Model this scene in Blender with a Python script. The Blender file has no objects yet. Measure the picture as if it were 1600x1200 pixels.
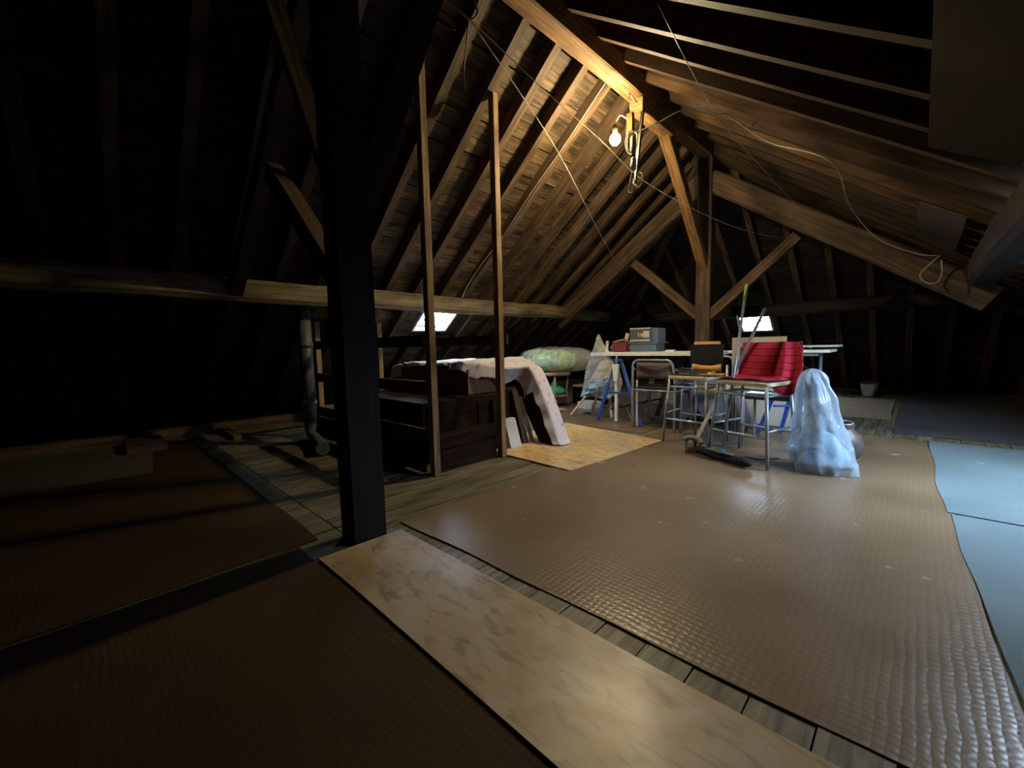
import bpy, math, random
from math import sin, cos, pi, sqrt, radians, atan2
from mathutils import Vector, Matrix, noise
random.seed(7)
SC = bpy.context.scene
COL = SC.collection

# ---------------------------------------------------------------- camera
F, CH, ROLL = 650.0, 0.95, 0.0236
pitch = math.atan(60 / F)
yaw = math.atan(640 / F * cos(pitch))
fw = Vector((-sin(yaw) * cos(pitch), cos(yaw) * cos(pitch), -sin(pitch)))
rt = Vector((cos(yaw), sin(yaw), 0)); upv = rt.cross(fw)
Rr = rt * cos(ROLL) - upv * sin(ROLL); Ur = upv * cos(ROLL) + rt * sin(ROLL)
cam = bpy.data.cameras.new('camera'); cam.sensor_width = 36; cam.lens = F / 1600 * 36
cam.clip_start = 0.02
camo = bpy.data.objects.new('camera', cam); COL.objects.link(camo)
camo.matrix_world = Matrix(((Rr.x, Ur.x, -fw.x, 0), (Rr.y, Ur.y, -fw.y, 0), (Rr.z, Ur.z, -fw.z, CH), (0, 0, 0, 1)))
SC.camera = camo
# ---------------------------------------------------------------- sky, exposure
w = bpy.data.worlds.new('sky'); SC.world = w; w.use_nodes = True
bg = w.node_tree.nodes['Background']
bg.inputs[0].default_value = (0.62, 0.80, 1.0, 1); bg.inputs[1].default_value = 75.0
SC.view_settings.view_transform = 'Standard'; SC.view_settings.look = 'None'
SC.view_settings.exposure = 0.15; SC.view_settings.gamma = 1.0
SC.view_settings.use_curve_mapping = False
SC.cycles.max_bounces = 8; SC.cycles.diffuse_bounces = 4; SC.cycles.transparent_max_bounces = 16
SC.cycles.caustics_reflective = False; SC.cycles.caustics_refractive = False
SC.cycles.sample_clamp_indirect = 4.0
BULB = Vector((-1.98, 3.37, 2.72)); BULB_W = 1250.0

# ---------------------------------------------------------------- materials
def newmat(name):
    m = bpy.data.materials.new(name); m.use_nodes = True
    return m, m.node_tree.nodes, m.node_tree.links, m.node_tree.nodes['Principled BSDF']

def ramp(N, stops):
    r = N.new('ShaderNodeValToRGB'); e = r.color_ramp.elements
    e[0].position, e[0].color = stops[0][0], (*stops[0][1], 1)
    e[1].position, e[1].color = stops[-1][0], (*stops[-1][1], 1)
    for p, c in stops[1:-1]:
        k = e.new(p); k.color = (*c, 1)
    return r

def wood(name, dark, light, rough=0.7, scale=1.0, knots=0.35, bump=0.4, spec=0.3, vary=0.35):
    m, N, L, B = newmat(name)
    uv = N.new('ShaderNodeUVMap')
    mp = N.new('ShaderNodeMapping'); mp.inputs['Scale'].default_value = (1.6 * scale, 26 * scale, 1)
    L.new(uv.outputs[0], mp.inputs[0])
    n1 = N.new('ShaderNodeTexNoise'); n1.inputs['Scale'].default_value = 1.5; n1.inputs['Detail'].default_value = 6
    n1.inputs['Distortion'].default_value = 0.6
    L.new(mp.outputs[0], n1.inputs[0])
    mp2 = N.new('ShaderNodeMapping'); mp2.inputs['Scale'].default_value = (3.2 * scale, 9 * scale, 1)
    L.new(uv.outputs[0], mp2.inputs[0])
    n2 = N.new('ShaderNodeTexNoise'); n2.inputs['Scale'].default_value = 1.0; n2.inputs['Detail'].default_value = 3
    L.new(mp2.outputs[0], n2.inputs[0])
    mid = tuple((a + b) / 2 for a, b in zip(dark, light))
    r = ramp(N, [(0.32, dark), (0.5, mid), (0.68, light)]); L.new(n1.outputs[0], r.inputs[0])
    rk = ramp(N, [(0.30, (1 - knots * 1.6,) * 3), (0.55, (1, 1, 1))]); L.new(n2.outputs[0], rk.inputs[0])
    mu = N.new('ShaderNodeMixRGB'); mu.blend_type = 'MULTIPLY'; mu.inputs[0].default_value = 1
    L.new(r.outputs[0], mu.inputs[1]); L.new(rk.outputs[0], mu.inputs[2])
    oi = N.new('ShaderNodeObjectInfo')
    mr = N.new('ShaderNodeMapRange'); mr.inputs[3].default_value = 1 - vary; mr.inputs[4].default_value = 1 + vary * 0.6
    L.new(oi.outputs['Random'], mr.inputs[0])
    m2 = N.new('ShaderNodeVectorMath'); m2.operation = 'SCALE'
    L.new(mu.outputs[0], m2.inputs[0]); L.new(mr.outputs[0], m2.inputs['Scale'])
    L.new(m2.outputs[0], B.inputs['Base Color'])
    bp = N.new('ShaderNodeBump'); bp.inputs['Strength'].default_value = bump; bp.inputs['Distance'].default_value = 0.004
    L.new(n1.outputs[0], bp.inputs['Height']); L.new(bp.outputs[0], B.inputs['Normal'])
    B.inputs['Roughness'].default_value = rough; B.inputs['Specular IOR Level'].default_value = spec
    return m

def plain(name, col, rough=0.6, metal=0.0, var=0.12, nscale=6, bump=0.0, spec=0.4, bscale=40):
    m, N, L, B = newmat(name)
    tc = N.new('ShaderNodeTexCoord')
    n = N.new('ShaderNodeTexNoise'); n.inputs['Scale'].default_value = nscale; n.inputs['Detail'].default_value = 5
    L.new(tc.outputs['Object'], n.inputs[0])
    r = ramp(N, [(0.3, tuple(c * (1 - var) for c in col)), (0.7, tuple(min(1, c * (1 + var)) for c in col))])
    L.new(n.outputs[0], r.inputs[0]); L.new(r.outputs[0], B.inputs['Base Color'])
    B.inputs['Roughness'].default_value = rough; B.inputs['Metallic'].default_value = metal
    B.inputs['Specular IOR Level'].default_value = spec
    if bump:
        n2 = N.new('ShaderNodeTexNoise'); n2.inputs['Scale'].default_value = bscale; n2.inputs['Detail'].default_value = 4
        L.new(tc.outputs['Object'], n2.inputs[0])
        bp = N.new('ShaderNodeBump'); bp.inputs['Strength'].default_value = bump; bp.inputs['Distance'].default_value = 0.01
        L.new(n2.outputs[0], bp.inputs['Height']); L.new(bp.outputs[0], B.inputs['Normal'])
    return m

def lino(name, c1, c2, period, rough=0.42, spec=0.5, bump=0.5, stain=(0.6, 0.6, 0.6)):
    """embossed floor covering: a waffle relief, broad wear and pale scuffs"""
    m, N, L, B = newmat(name)
    tc = N.new('ShaderNodeTexCoord')
    n = N.new('ShaderNodeTexNoise'); n.inputs['Scale'].default_value = 1.3; n.inputs['Detail'].default_value = 7
    L.new(tc.outputs['Object'], n.inputs[0])
    r = ramp(N, [(0.33, c1), (0.66, c2)]); L.new(n.outputs[0], r.inputs[0])
    n3 = N.new('ShaderNodeTexNoise'); n3.inputs['Scale'].default_value = 7; n3.inputs['Detail'].default_value = 8
    L.new(tc.outputs['Object'], n3.inputs[0])
    r3 = ramp(N, [(0.675, (0, 0, 0)), (0.74, (1, 1, 1))]); L.new(n3.outputs[0], r3.inputs[0])
    mx = N.new('ShaderNodeMixRGB'); mx.inputs[2].default_value = (*stain, 1)
    mm = N.new('ShaderNodeMath'); mm.operation = 'MULTIPLY'; mm.inputs[1].default_value = 0.5
    L.new(r3.outputs[0], mm.inputs[0]); L.new(mm.outputs[0], mx.inputs[0]); L.new(r.outputs[0], mx.inputs[1])
    nd = N.new('ShaderNodeTexNoise'); nd.inputs['Scale'].default_value = 9; nd.inputs['Detail'].default_value = 3
    L.new(tc.outputs['Object'], nd.inputs[0])
    vs = N.new('ShaderNodeVectorMath'); vs.operation = 'SCALE'; vs.inputs['Scale'].default_value = period * .55
    L.new(nd.outputs[1], vs.inputs[0])
    va = N.new('ShaderNodeVectorMath'); va.operation = 'ADD'; L.new(tc.outputs['Object'], va.inputs[0]); L.new(vs.outputs[0], va.inputs[1])
    sep = N.new('ShaderNodeSeparateXYZ'); L.new(va.outputs[0], sep.inputs[0])
    outs = []
    for ax in (0, 1):
        a = N.new('ShaderNodeMath'); a.operation = 'MULTIPLY'; a.inputs[1].default_value = 2 * pi / period
        L.new(sep.outputs[ax], a.inputs[0])
        s = N.new('ShaderNodeMath'); s.operation = 'SINE'; L.new(a.outputs[0], s.inputs[0]); b2_ = N.new('ShaderNodeMath'); b2_.operation = 'ABSOLUTE'; L.new(s.outputs[0], b2_.inputs[0]); outs.append(b2_)
    pr = N.new('ShaderNodeMath'); pr.operation = 'MULTIPLY'
    L.new(outs[0].outputs[0], pr.inputs[0]); L.new(outs[1].outputs[0], pr.inputs[1])
    n4 = N.new('ShaderNodeTexNoise'); n4.inputs['Scale'].default_value = 60; n4.inputs['Detail'].default_value = 3
    L.new(tc.outputs['Object'], n4.inputs[0])
    ad = N.new('ShaderNodeMath'); ad.operation = 'ADD'; L.new(pr.outputs[0], ad.inputs[0]); L.new(n4.outputs[0], ad.inputs[1])
    # grout-like darker hollows of the printed relief
    rr = ramp(N, [(0.0, (0.80, 0.80, 0.80)), (0.6, (1, 1, 1))])
    mr = N.new('ShaderNodeMapRange'); mr.inputs[1].default_value = 0; mr.inputs[2].default_value = 1
    L.new(pr.outputs[0], mr.inputs[0]); L.new(mr.outputs[0], rr.inputs[0])
    m2 = N.new('ShaderNodeMixRGB'); m2.blend_type = 'MULTIPLY'; m2.inputs[0].default_value = 1
    L.new(mx.outputs[0], m2.inputs[1]); L.new(rr.outputs[0], m2.inputs[2]); L.new(m2.outputs[0], B.inputs['Base Color'])
    bp = N.new('ShaderNodeBump'); bp.inputs['Strength'].default_value = bump; bp.inputs['Distance'].default_value = 0.0022
    L.new(ad.outputs[0], bp.inputs['Height']); L.new(bp.outputs[0], B.inputs['Normal'])
    rg = N.new('ShaderNodeMapRange'); rg.inputs[3].default_value = rough - 0.08; rg.inputs[4].default_value = rough + 0.15
    L.new(n.outputs[0], rg.inputs[0]); L.new(rg.outputs[0], B.inputs['Roughness'])
    B.inputs['Specular IOR Level'].default_value = spec
    return m

def plywood(name, c1, c2):
    """sheet ply: faint grain, grey scuffed haze in patches, brown smears"""
    m, N, L, B = newmat(name)
    tc = N.new('ShaderNodeTexCoord')
    def nz(scale, det, dist=0.0, src=None):
        n = N.new('ShaderNodeTexNoise'); n.inputs['Scale'].default_value = scale; n.inputs['Detail'].default_value = det
        n.inputs['Distortion'].default_value = dist; L.new(src or tc.outputs['Object'], n.inputs[0]); return n
    a = nz(1.6, 6, .5); r = ramp(N, [(.35, c1), (.65, c2)]); L.new(a.outputs[0], r.inputs[0])
    b = nz(3.3, 8, 1.2); rb = ramp(N, [(.44, (0, 0, 0)), (.62, (1, 1, 1))]); L.new(b.outputs[0], rb.inputs[0])
    mm = N.new('ShaderNodeMath'); mm.operation = 'MULTIPLY'; mm.inputs[1].default_value = .55; L.new(rb.outputs[0], mm.inputs[0])
    x1 = N.new('ShaderNodeMixRGB'); x1.inputs[2].default_value = (.40, .35, .31, 1); L.new(mm.outputs[0], x1.inputs[0]); L.new(r.outputs[0], x1.inputs[1])
    mp = N.new('ShaderNodeMapping'); mp.inputs['Scale'].default_value = (4, 11, 1); mp.inputs['Rotation'].default_value = (0, 0, .5)
    L.new(tc.outputs['Object'], mp.inputs[0])
    c = nz(2.2, 10, .9, mp.outputs[0]); rc = ramp(N, [(.52, (0, 0, 0)), (.68, (1, 1, 1))]); L.new(c.outputs[0], rc.inputs[0])
    m3 = N.new('ShaderNodeMath'); m3.operation = 'MULTIPLY'; m3.inputs[1].default_value = .7; L.new(rc.outputs[0], m3.inputs[0])
    x2 = N.new('ShaderNodeMixRGB'); x2.inputs[2].default_value = (.13, .085, .045, 1); L.new(m3.outputs[0], x2.inputs[0]); L.new(x1.outputs[0], x2.inputs[1])
    L.new(x2.outputs[0], B.inputs['Base Color'])
    rr = N.new('ShaderNodeMapRange'); rr.inputs[3].default_value = .52; rr.inputs[4].default_value = .26; L.new(b.outputs[0], rr.inputs[0])
    L.new(rr.outputs[0], B.inputs['Roughness']); B.inputs['Specular IOR Level'].default_value = .5
    bp = N.new('ShaderNodeBump'); bp.inputs['Strength'].default_value = .35; bp.inputs['Distance'].default_value = .004
    L.new(a.outputs[0], bp.inputs['Height']); L.new(bp.outputs[0], B.inputs['Normal'])
    return m

def plastic(name, col, alpha=0.45, rough=0.18, bump=0.9, bscale=9, white=0.5, dist=.02):
    """crumpled thin plastic film: partly see-through, sharp creases"""
    m, N, L, B = newmat(name)
    tc = N.new('ShaderNodeTexCoord')
    v = N.new('ShaderNodeTexNoise'); v.inputs['Scale'].default_value = bscale; v.inputs['Detail'].default_value = 3
    v.inputs['Distortion'].default_value = 1.6
    v.noise_type = 'RIDGED_MULTIFRACTAL'
    L.new(tc.outputs['Object'], v.inputs[0])
    bp = N.new('ShaderNodeBump'); bp.inputs['Strength'].default_value = bump; bp.inputs['Distance'].default_value = dist
    L.new(v.outputs[0], bp.inputs['Height']); L.new(bp.outputs[0], B.inputs['Normal'])
    B.inputs['Base Color'].default_value = (*col, 1); B.inputs['Roughness'].default_value = rough
    B.inputs['Specular IOR Level'].default_value = 0.7
    tr = N.new('ShaderNodeBsdfTransparent'); tr.inputs[0].default_value = (0.93, 0.95, 0.97, 1)
    mx = N.new('ShaderNodeMixShader')
    r = ramp(N, [(0.2, (alpha,) * 3), (0.9, (min(1, alpha + white),) * 3)])
    L.new(v.outputs[0], r.inputs[0]); L.new(r.outputs[0], mx.inputs[0])
    L.new(tr.outputs[0], mx.inputs[1]); L.new(B.outputs[0], mx.inputs[2])
    L.new(mx.outputs[0], N['Material Output'].inputs[0])
    return m

def emit(name, col, s):
    m, N, L, B = newmat(name)
    B.inputs['Base Color'].default_value = (*col, 1)
    B.inputs['Emission Color'].default_value = (*col, 1); B.inputs['Emission Strength'].default_value = s
    return m

M = {}
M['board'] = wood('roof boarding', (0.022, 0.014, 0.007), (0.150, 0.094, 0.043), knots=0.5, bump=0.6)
M['darkboard'] = wood('dark and shaded roof boarding', (0.010, 0.007, 0.005), (0.04, 0.026, 0.017), bump=0.6)  # dark boards; on the near-left slope the colour stands in for shade
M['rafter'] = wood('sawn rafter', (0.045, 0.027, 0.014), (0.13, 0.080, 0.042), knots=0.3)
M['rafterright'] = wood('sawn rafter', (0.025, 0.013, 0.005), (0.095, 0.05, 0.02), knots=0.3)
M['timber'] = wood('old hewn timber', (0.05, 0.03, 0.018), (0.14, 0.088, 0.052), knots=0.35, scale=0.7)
M['darktimber'] = wood('dark and shaded hewn timber', (0.010, 0.007, 0.006), (0.030, 0.022, 0.018), knots=0.3, scale=0.7)  # dark timber; also paints the shade onto the near-left rafters
M['paleTimber'] = wood('dusty pale timber', (0.11, 0.085, 0.045), (0.27, 0.21, 0.12), knots=0.45, scale=0.7)
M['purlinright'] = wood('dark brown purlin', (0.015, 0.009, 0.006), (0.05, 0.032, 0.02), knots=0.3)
M['ridge'] = wood('ridge timber', (0.09, 0.046, 0.018), (0.26, 0.14, 0.055), knots=0.3)
M['stud'] = wood('planed softwood', (0.26, 0.16, 0.075), (0.52, 0.35, 0.18), knots=0.3)
M['plank'] = wood('worn grey floor plank', (0.062, 0.054, 0.034), (0.25, 0.215, 0.135), rough=0.5, bump=0.6, spec=0.4, vary=0.2)
M['subfloor'] = plain('dark void under floor', (0.01, 0.009, 0.008), 0.95)
M['skin'] = plain('dark roof underlay', (0.012, 0.01, 0.009), 0.95)
M['ply'] = plywood('worn plywood', (0.27, 0.19, 0.10), (0.39, 0.285, 0.15))
M['plyyellow'] = plywood('yellow plywood', (0.60, 0.40, 0.155), (0.74, 0.52, 0.23))
M['hardboard'] = plain('brown hardboard', (0.026, 0.019, 0.012), 0.95, spec=0.1, var=0.25, nscale=3)
M['pink'] = plain('faded pinkish card', (0.075, 0.05, 0.042), 0.7, var=0.2, nscale=4)
M['lino'] = lino('brown embossed linoleum', (0.148, 0.100, 0.058), (0.212, 0.150, 0.090), 0.05, rough=0.31, bump=0.32)
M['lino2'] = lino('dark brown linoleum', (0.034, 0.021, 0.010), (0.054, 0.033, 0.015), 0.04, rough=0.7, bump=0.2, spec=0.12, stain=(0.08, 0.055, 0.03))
M['greylino'] = lino('grey lino', (0.07, 0.06, 0.045), (0.10, 0.085, 0.065), 0.05, rough=0.6, bump=0.2)
M['carpet'] = lino('pale blue carpet', (0.10, 0.14, 0.155), (0.145, 0.195, 0.215), 0.016, rough=0.85, spec=0.15, bump=0.1)
M['cardmat'] = plain('beige mat', (0.24, 0.19, 0.13), 0.8, var=0.15)
M['darkrug'] = plain('dark blue grey rug', (0.05, 0.055, 0.065), 0.95, var=0.2)
M['cabinet'] = wood('dark varnished wood', (0.010, 0.005, 0.003), (0.032, 0.017, 0.010), rough=0.8, knots=0.2, bump=0.2, spec=0.08)
M['cardboard'] = plain('brown cardboard', (0.22, 0.13, 0.08), 0.85, var=0.1)
M['white'] = plain('white painted', (0.88, 0.88, 0.84), 0.45, var=0.06)
M['cream'] = plain('cream board', (0.62, 0.52, 0.36), 0.6, var=0.06)
M['blue'] = plain('blue lacquered steel', (0.03, 0.09, 0.36), 0.35, var=0.15)
M['chrome'] = plain('worn chrome', (0.52, 0.54, 0.58), 0.28, metal=0.55, var=0.15, spec=0.7)
M['steel'] = plain('grey tube steel', (0.27, 0.30, 0.34), 0.35, metal=0.25, var=0.2, spec=0.6)
M['black'] = plain('black vinyl', (0.018, 0.018, 0.02), 0.4, var=0.3)
M['brownvinyl'] = plain('brown grey upholstery', (0.13, 0.095, 0.085), 0.6, var=0.12)
M['seatedge'] = plain('yellowed seat edge', (0.5, 0.45, 0.28), 0.5)
M['yellow'] = plain('yellow ochre wood', (0.62, 0.33, 0.06), 0.5, var=0.2, nscale=12)
M['orange'] = plain('orange wood edge', (0.72, 0.38, 0.13), 0.5)
M['pvc'] = plain('grey plastic pipe', (0.10, 0.12, 0.125), 0.4, var=0.1)
M['cable'] = plain('cream cable', (0.34, 0.30, 0.22), 0.6, var=0.05)
M['thin'] = plain('grey wire', (0.30, 0.26, 0.2), 0.5, var=0.05)
M['fitting'] = plain('ivory plastic', (0.22, 0.20, 0.14), 0.7, var=0.05, spec=0.2)
M['block'] = plain('tan switch block', (0.13, 0.075, 0.02), 0.8, var=0.08, spec=0.2)
M['mophead'] = plain('black mop fibre', (0.012, 0.012, 0.013), 0.95, var=0.4, bump=1.0, bscale=60)
M['bristle'] = plain('grey bristles', (0.20, 0.18, 0.14), 0.9, var=0.4, bump=1.0, bscale=80)
M['green'] = plain('lime grip', (0.35, 0.55, 0.10), 0.45)
M['cyan'] = plain('blue plastic socket', (0.02, 0.22, 0.42), 0.35)
M['red'] = plain('dark red card', (0.16, 0.018, 0.012), 0.5, var=0.3)
M['cane'] = plain('pink painted cane', (0.42, 0.22, 0.20), 0.5, var=0.15)
M['greenfill'] = plain('green folded fabric', (0.42, 0.62, 0.20), 0.8, var=0.5, nscale=14, bump=1.0, bscale=16)
M['emerald'] = plain('emerald fabric', (0.02, 0.42, 0.20), 0.5, var=0.35, nscale=7, bump=0.8, bscale=14)
M['bluefill'] = plain('pale blue fabric', (0.30, 0.48, 0.66), 0.8, var=0.3, nscale=8, bump=0.8, bscale=14)
M['film'] = plastic('clear film', (0.95, 0.97, 0.97), 0.26, white=0.5, bscale=4, bump=.6)
M['bluefilm'] = plastic('bluish bin liner', (0.50, 0.64, 0.80), 0.42, bscale=9, white=0.5, bump=.6, rough=.20, dist=.02)
M['glassware'] = plain('brown glazed jug', (0.08, 0.065, 0.06), 0.45, var=0.15)
M['panelwhite'] = plain('dusty white panel', (0.52, 0.54, 0.54), 0.5, var=0.14, nscale=2.5)
M['plumbag'] = plain('purple grey bag', (0.16, 0.14, 0.17), 0.4, var=0.3, bump=1, bscale=12)
M['boxgrey'] = plain('printed grey carton', (0.085, 0.08, 0.08), 0.6, var=0.2)
M['printwhite'] = plain('printed white', (0.50, 0.48, 0.46), 0.6, var=0.1)
M['cartonblue'] = plain('blue plastic bin', (0.10, 0.14, 0.20), 0.35, var=0.2)
M['bulb'] = emit('lit bulb', (1.0, 0.83, 0.42), 60)
M['winframe'] = plain('pale window frame', (0.42, 0.45, 0.47), 0.5, var=0.1)

def glassmat():
    m, N, L, B = newmat('dusty window glass')
    tr = N.new('ShaderNodeBsdfTransparent'); gl = N.new('ShaderNodeBsdfGlossy'); gl.inputs['Roughness'].default_value = 0.05
    mx = N.new('ShaderNodeMixShader'); mx.inputs[0].default_value = 0.05
    n = N.new('ShaderNodeTexNoise'); n.inputs['Scale'].default_value = 8
    r = ramp(N, [(0.3, (0.84, 0.87, 0.9)), (0.6, (1, 1, 1))]); L.new(n.outputs[0], r.inputs[0]); L.new(r.outputs[0], tr.inputs[0])
    L.new(tr.outputs[0], mx.inputs[1]); L.new(gl.outputs[0], mx.inputs[2]); L.new(mx.outputs[0], N['Material Output'].inputs[0])
    return m
M['glass'] = glassmat()

def floralmat():
    m, N, L, B = newmat('floral dust sheet')
    tc = N.new('ShaderNodeTexCoord')
    v = N.new('ShaderNodeTexVoronoi'); v.inputs['Scale'].default_value = 13; v.inputs['Randomness'].default_value = 0.9
    L.new(tc.outputs['Object'], v.inputs[0])
    r = ramp(N, [(0.12, (1, 1, 1)), (0.34, (0, 0, 0))]); L.new(v.outputs['Distance'], r.inputs[0])
    v2 = N.new('ShaderNodeTexNoise'); v2.inputs['Scale'].default_value = 5; L.new(tc.outputs['Object'], v2.inputs[0])
    cr = ramp(N, [(0.42, (0.20, 0.18, 0.42)), (0.52, (0.62, 0.28, 0.26)), (0.6, (0.30, 0.27, 0.5))]); L.new(v2.outputs[0], cr.inputs[0])
    mx = N.new('ShaderNodeMixRGB'); mx.inputs[1].default_value = (0.64, 0.61, 0.66, 1)
    mm = N.new('ShaderNodeMath'); mm.operation = 'MULTIPLY'; mm.inputs[1].default_value = 0.75
    L.new(r.outputs[0], mm.inputs[0]); L.new(mm.outputs[0], mx.inputs[0]); L.new(cr.outputs[0], mx.inputs[2])
    L.new(mx.outputs[0], B.inputs['Base Color']); B.inputs['Roughness'].default_value = 0.85
    B.inputs['Specular IOR Level'].default_value = 0.1
    return m
M['floral'] = floralmat()

def towelmat():
    m, N, L, B = newmat('striped red towel')
    uv = N.new('ShaderNodeUVMap'); sep = N.new('ShaderNodeSeparateXYZ'); L.new(uv.outputs[0], sep.inputs[0])
    a = N.new('ShaderNodeMath'); a.operation = 'MULTIPLY'; a.inputs[1].default_value = 2 * pi * 8.5; L.new(sep.outputs[1], a.inputs[0])
    s = N.new('ShaderNodeMath'); s.operation = 'SINE'; L.new(a.outputs[0], s.inputs[0])
    r = ramp(N, [(0.0, (0.40, 0.022, 0.045)), (0.86, (0.44, 0.028, 0.05)), (0.94, (0.11, 0.004, 0.018))]); L.new(s.outputs[0], r.inputs[0])
    L.new(r.outputs[0], B.inputs['Base Color']); B.inputs['Roughness'].default_value = 0.9
    B.inputs['Specular IOR Level'].default_value = 0.15
    n = N.new('ShaderNodeTexNoise'); n.inputs['Scale'].default_value = 120
    bp = N.new('ShaderNodeBump'); bp.inputs['Strength'].default_value = 0.5; bp.inputs['Distance'].default_value = 0.004
    L.new(n.outputs[0], bp.inputs['Height']); L.new(bp.outputs[0], B.inputs['Normal'])
    return m
M['towel'] = towelmat()

# ---------------------------------------------------------------- mesh helpers
class MB:
    def __init__(s): s.v, s.f, s.uv, s.sm = [], [], [], []
    def quad(s, pts, uvs=None, smooth=False):
        b = len(s.v); s.v += [tuple(p) for p in pts]; s.f.append(tuple(range(b, b + len(pts))))
        s.uv.append(uvs or [(0, 0)] * len(pts)); s.sm.append(smooth)
    def bar(s, p0, p1, wd, ht, up=(0, 0, 1), cham=0.0, segs=1, jit=0.0, taper=1.0):
        """timber from p0 to p1; wd across, ht along 'up'"""
        p0, p1 = Vector(p0), Vector(p1); d = p1 - p0; Ln = d.length; d.normalize()
        up = Vector(up); side = d.cross(up)
        if side.length < 1e-5: side = d.cross(Vector((1, 0, 0)))
        side.normalize(); u = side.cross(d).normalized()
        a, b = wd / 2, ht / 2; c = cham
        if c > 0: prof = [(-a + c, -b), (a - c, -b), (a, -b + c), (a, b - c), (a - c, b), (-a + c, b), (-a, b - c), (-a, -b + c)]
        else: prof = [(-a, -b), (a, -b), (a, b), (-a, b)]
        n = len(prof); off = random.random() * 20; vo = random.random() * 5
        per = [0]
        for i in range(n):
            q0, q1 = prof[i], prof[(i + 1) % n]; per.append(per[-1] + math.hypot(q1[0] - q0[0], q1[1] - q0[1]))
        rings = []
        for k in range(segs + 1):
            t = k / segs; j = Vector((random.uniform(-1, 1), random.uniform(-1, 1), random.uniform(-1, 1))) * jit if 0 < k < segs else Vector()
            sc = 1 + (taper - 1) * t
            rings.append([p0 + d * Ln * t + side * x * sc + u * y * sc + j for x, y in prof])
        base = len(s.v)
        for r in rings: s.v += [tuple(q) for q in r]
        for k in range(segs):
            for i in range(n):
                i2 = (i + 1) % n
                s.f.append((base + k * n + i, base + k * n + i2, base + (k + 1) * n + i2, base + (k + 1) * n + i))
                u0, u1 = Ln * k / segs + off, Ln * (k + 1) / segs + off
                s.uv.append([(u0, vo + per[i]), (u0, vo + per[i + 1]), (u1, vo + per[i + 1]), (u1, vo + per[i])]); s.sm.append(False)
        s.f.append(tuple(base + i for i in reversed(range(n)))); s.uv.append([(prof[i][0] * .2 + off, prof[i][1]) for i in reversed(range(n))]); s.sm.append(False)
        s.f.append(tuple(base + segs * n + i for i in range(n))); s.uv.append([(prof[i][0] * .2 + off, prof[i][1]) for i in range(n)]); s.sm.append(False)
        return s
    def box(s, x0, x1, y0, y1, z0, z1, rot=0.0, piv=None):
        """axis box, the longest side becomes the grain direction"""
        c = Vector(((x0 + x1) / 2, (y0 + y1) / 2, (z0 + z1) / 2)); sx, sy, sz = x1 - x0, y1 - y0, z1 - z0
        b0 = len(s.v)
        if sx >= sy and sx >= sz: s.bar((x0, c.y, c.z), (x1, c.y, c.z), sy, sz)
        elif sy >= sz: s.bar((c.x, y0, c.z), (c.x, y1, c.z), sx, sz)
        else: s.bar((c.x, c.y, z0), (c.x, c.y, z1), sx, sy, up=(0, 1, 0))
        if rot:
            pv = Vector(piv) if piv else c
            R = Matrix.Rotation(rot, 3, 'Z')
            for i in range(b0, len(s.v)): s.v[i] = tuple(R @ (Vector(s.v[i]) - pv) + pv)
        return s
    def tube(s, pts, r, n=8, closed=False, caps=True):
        pts = [Vector(p) for p in pts]; base = len(s.v); m = len(pts)
        ref = Vector((0.13, 0.31, 0.94)).normalized(); ln = 0
        for k, p in enumerate(pts):
            if closed: d = pts[(k + 1) % m] - pts[(k - 1) % m]
            else: d = pts[min(k + 1, m - 1)] - pts[max(k - 1, 0)]
            d.normalize(); a = d.cross(ref)
            if a.length < 1e-3: a = d.cross(Vector((1, 0, 0)))
            a.normalize(); b = d.cross(a)
            rad = r[k] if isinstance(r, (list, tuple)) else r
            for i in range(n):
                t = 2 * pi * i / n; s.v.append(tuple(p + a * cos(t) * rad + b * sin(t) * rad))
        for k in range(m if closed else m - 1):
            k2 = (k + 1) % m
            for i in range(n):
                i2 = (i + 1) % n
                s.f.append((base + k * n + i, base + k * n + i2, base + k2 * n + i2, base + k2 * n + i))
                s.uv.append([(k, i / n)] * 4); s.sm.append(True)
        if caps and not closed:
            s.f.append(tuple(base + i for i in reversed(range(n)))); s.uv.append([(0, 0)] * n); s.sm.append(False)
            s.f.append(tuple(base + (m - 1) * n + i for i in range(n))); s.uv.append([(0, 0)] * n); s.sm.append(False)
        return s
    def lathe(s, prof, c, n=20, wob=0.0, ws=3.0, seed=0, sx=1, sy=1):
        """prof = [(r, z)...] around c"""
        c = Vector(c); base = len(s.v); m = len(prof)
        for k, (r, z) in enumerate(prof):
            for i in range(n):
                t = 2 * pi * i / n
                q = Vector((cos(t) * r * sx, sin(t) * r * sy, z))
                if wob: q += noise.noise_vector((q + Vector((seed, seed, seed))) * ws) * wob * min(1, r * 8)
                s.v.append(tuple(c + q))
        for k in range(m - 1):
            for i in range(n):
                i2 = (i + 1) % n
                s.f.append((base + k * n + i, base + k * n + i2, base + (k + 1) * n + i2, base + (k + 1) * n + i))
                s.uv.append([(i / n, k / m), ((i + 1) / n, k / m), ((i + 1) / n, (k + 1) / m), (i / n, (k + 1) / m)]); s.sm.append(True)
        if prof[0][0] > 1e-4: s.f.append(tuple(base + i for i in reversed(range(n)))); s.uv.append([(0, 0)] * n); s.sm.append(False)
        if prof[-1][0] > 1e-4: s.f.append(tuple(base + (m - 1) * n + i for i in range(n))); s.uv.append([(0, 0)] * n); s.sm.append(False)
        return s
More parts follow.
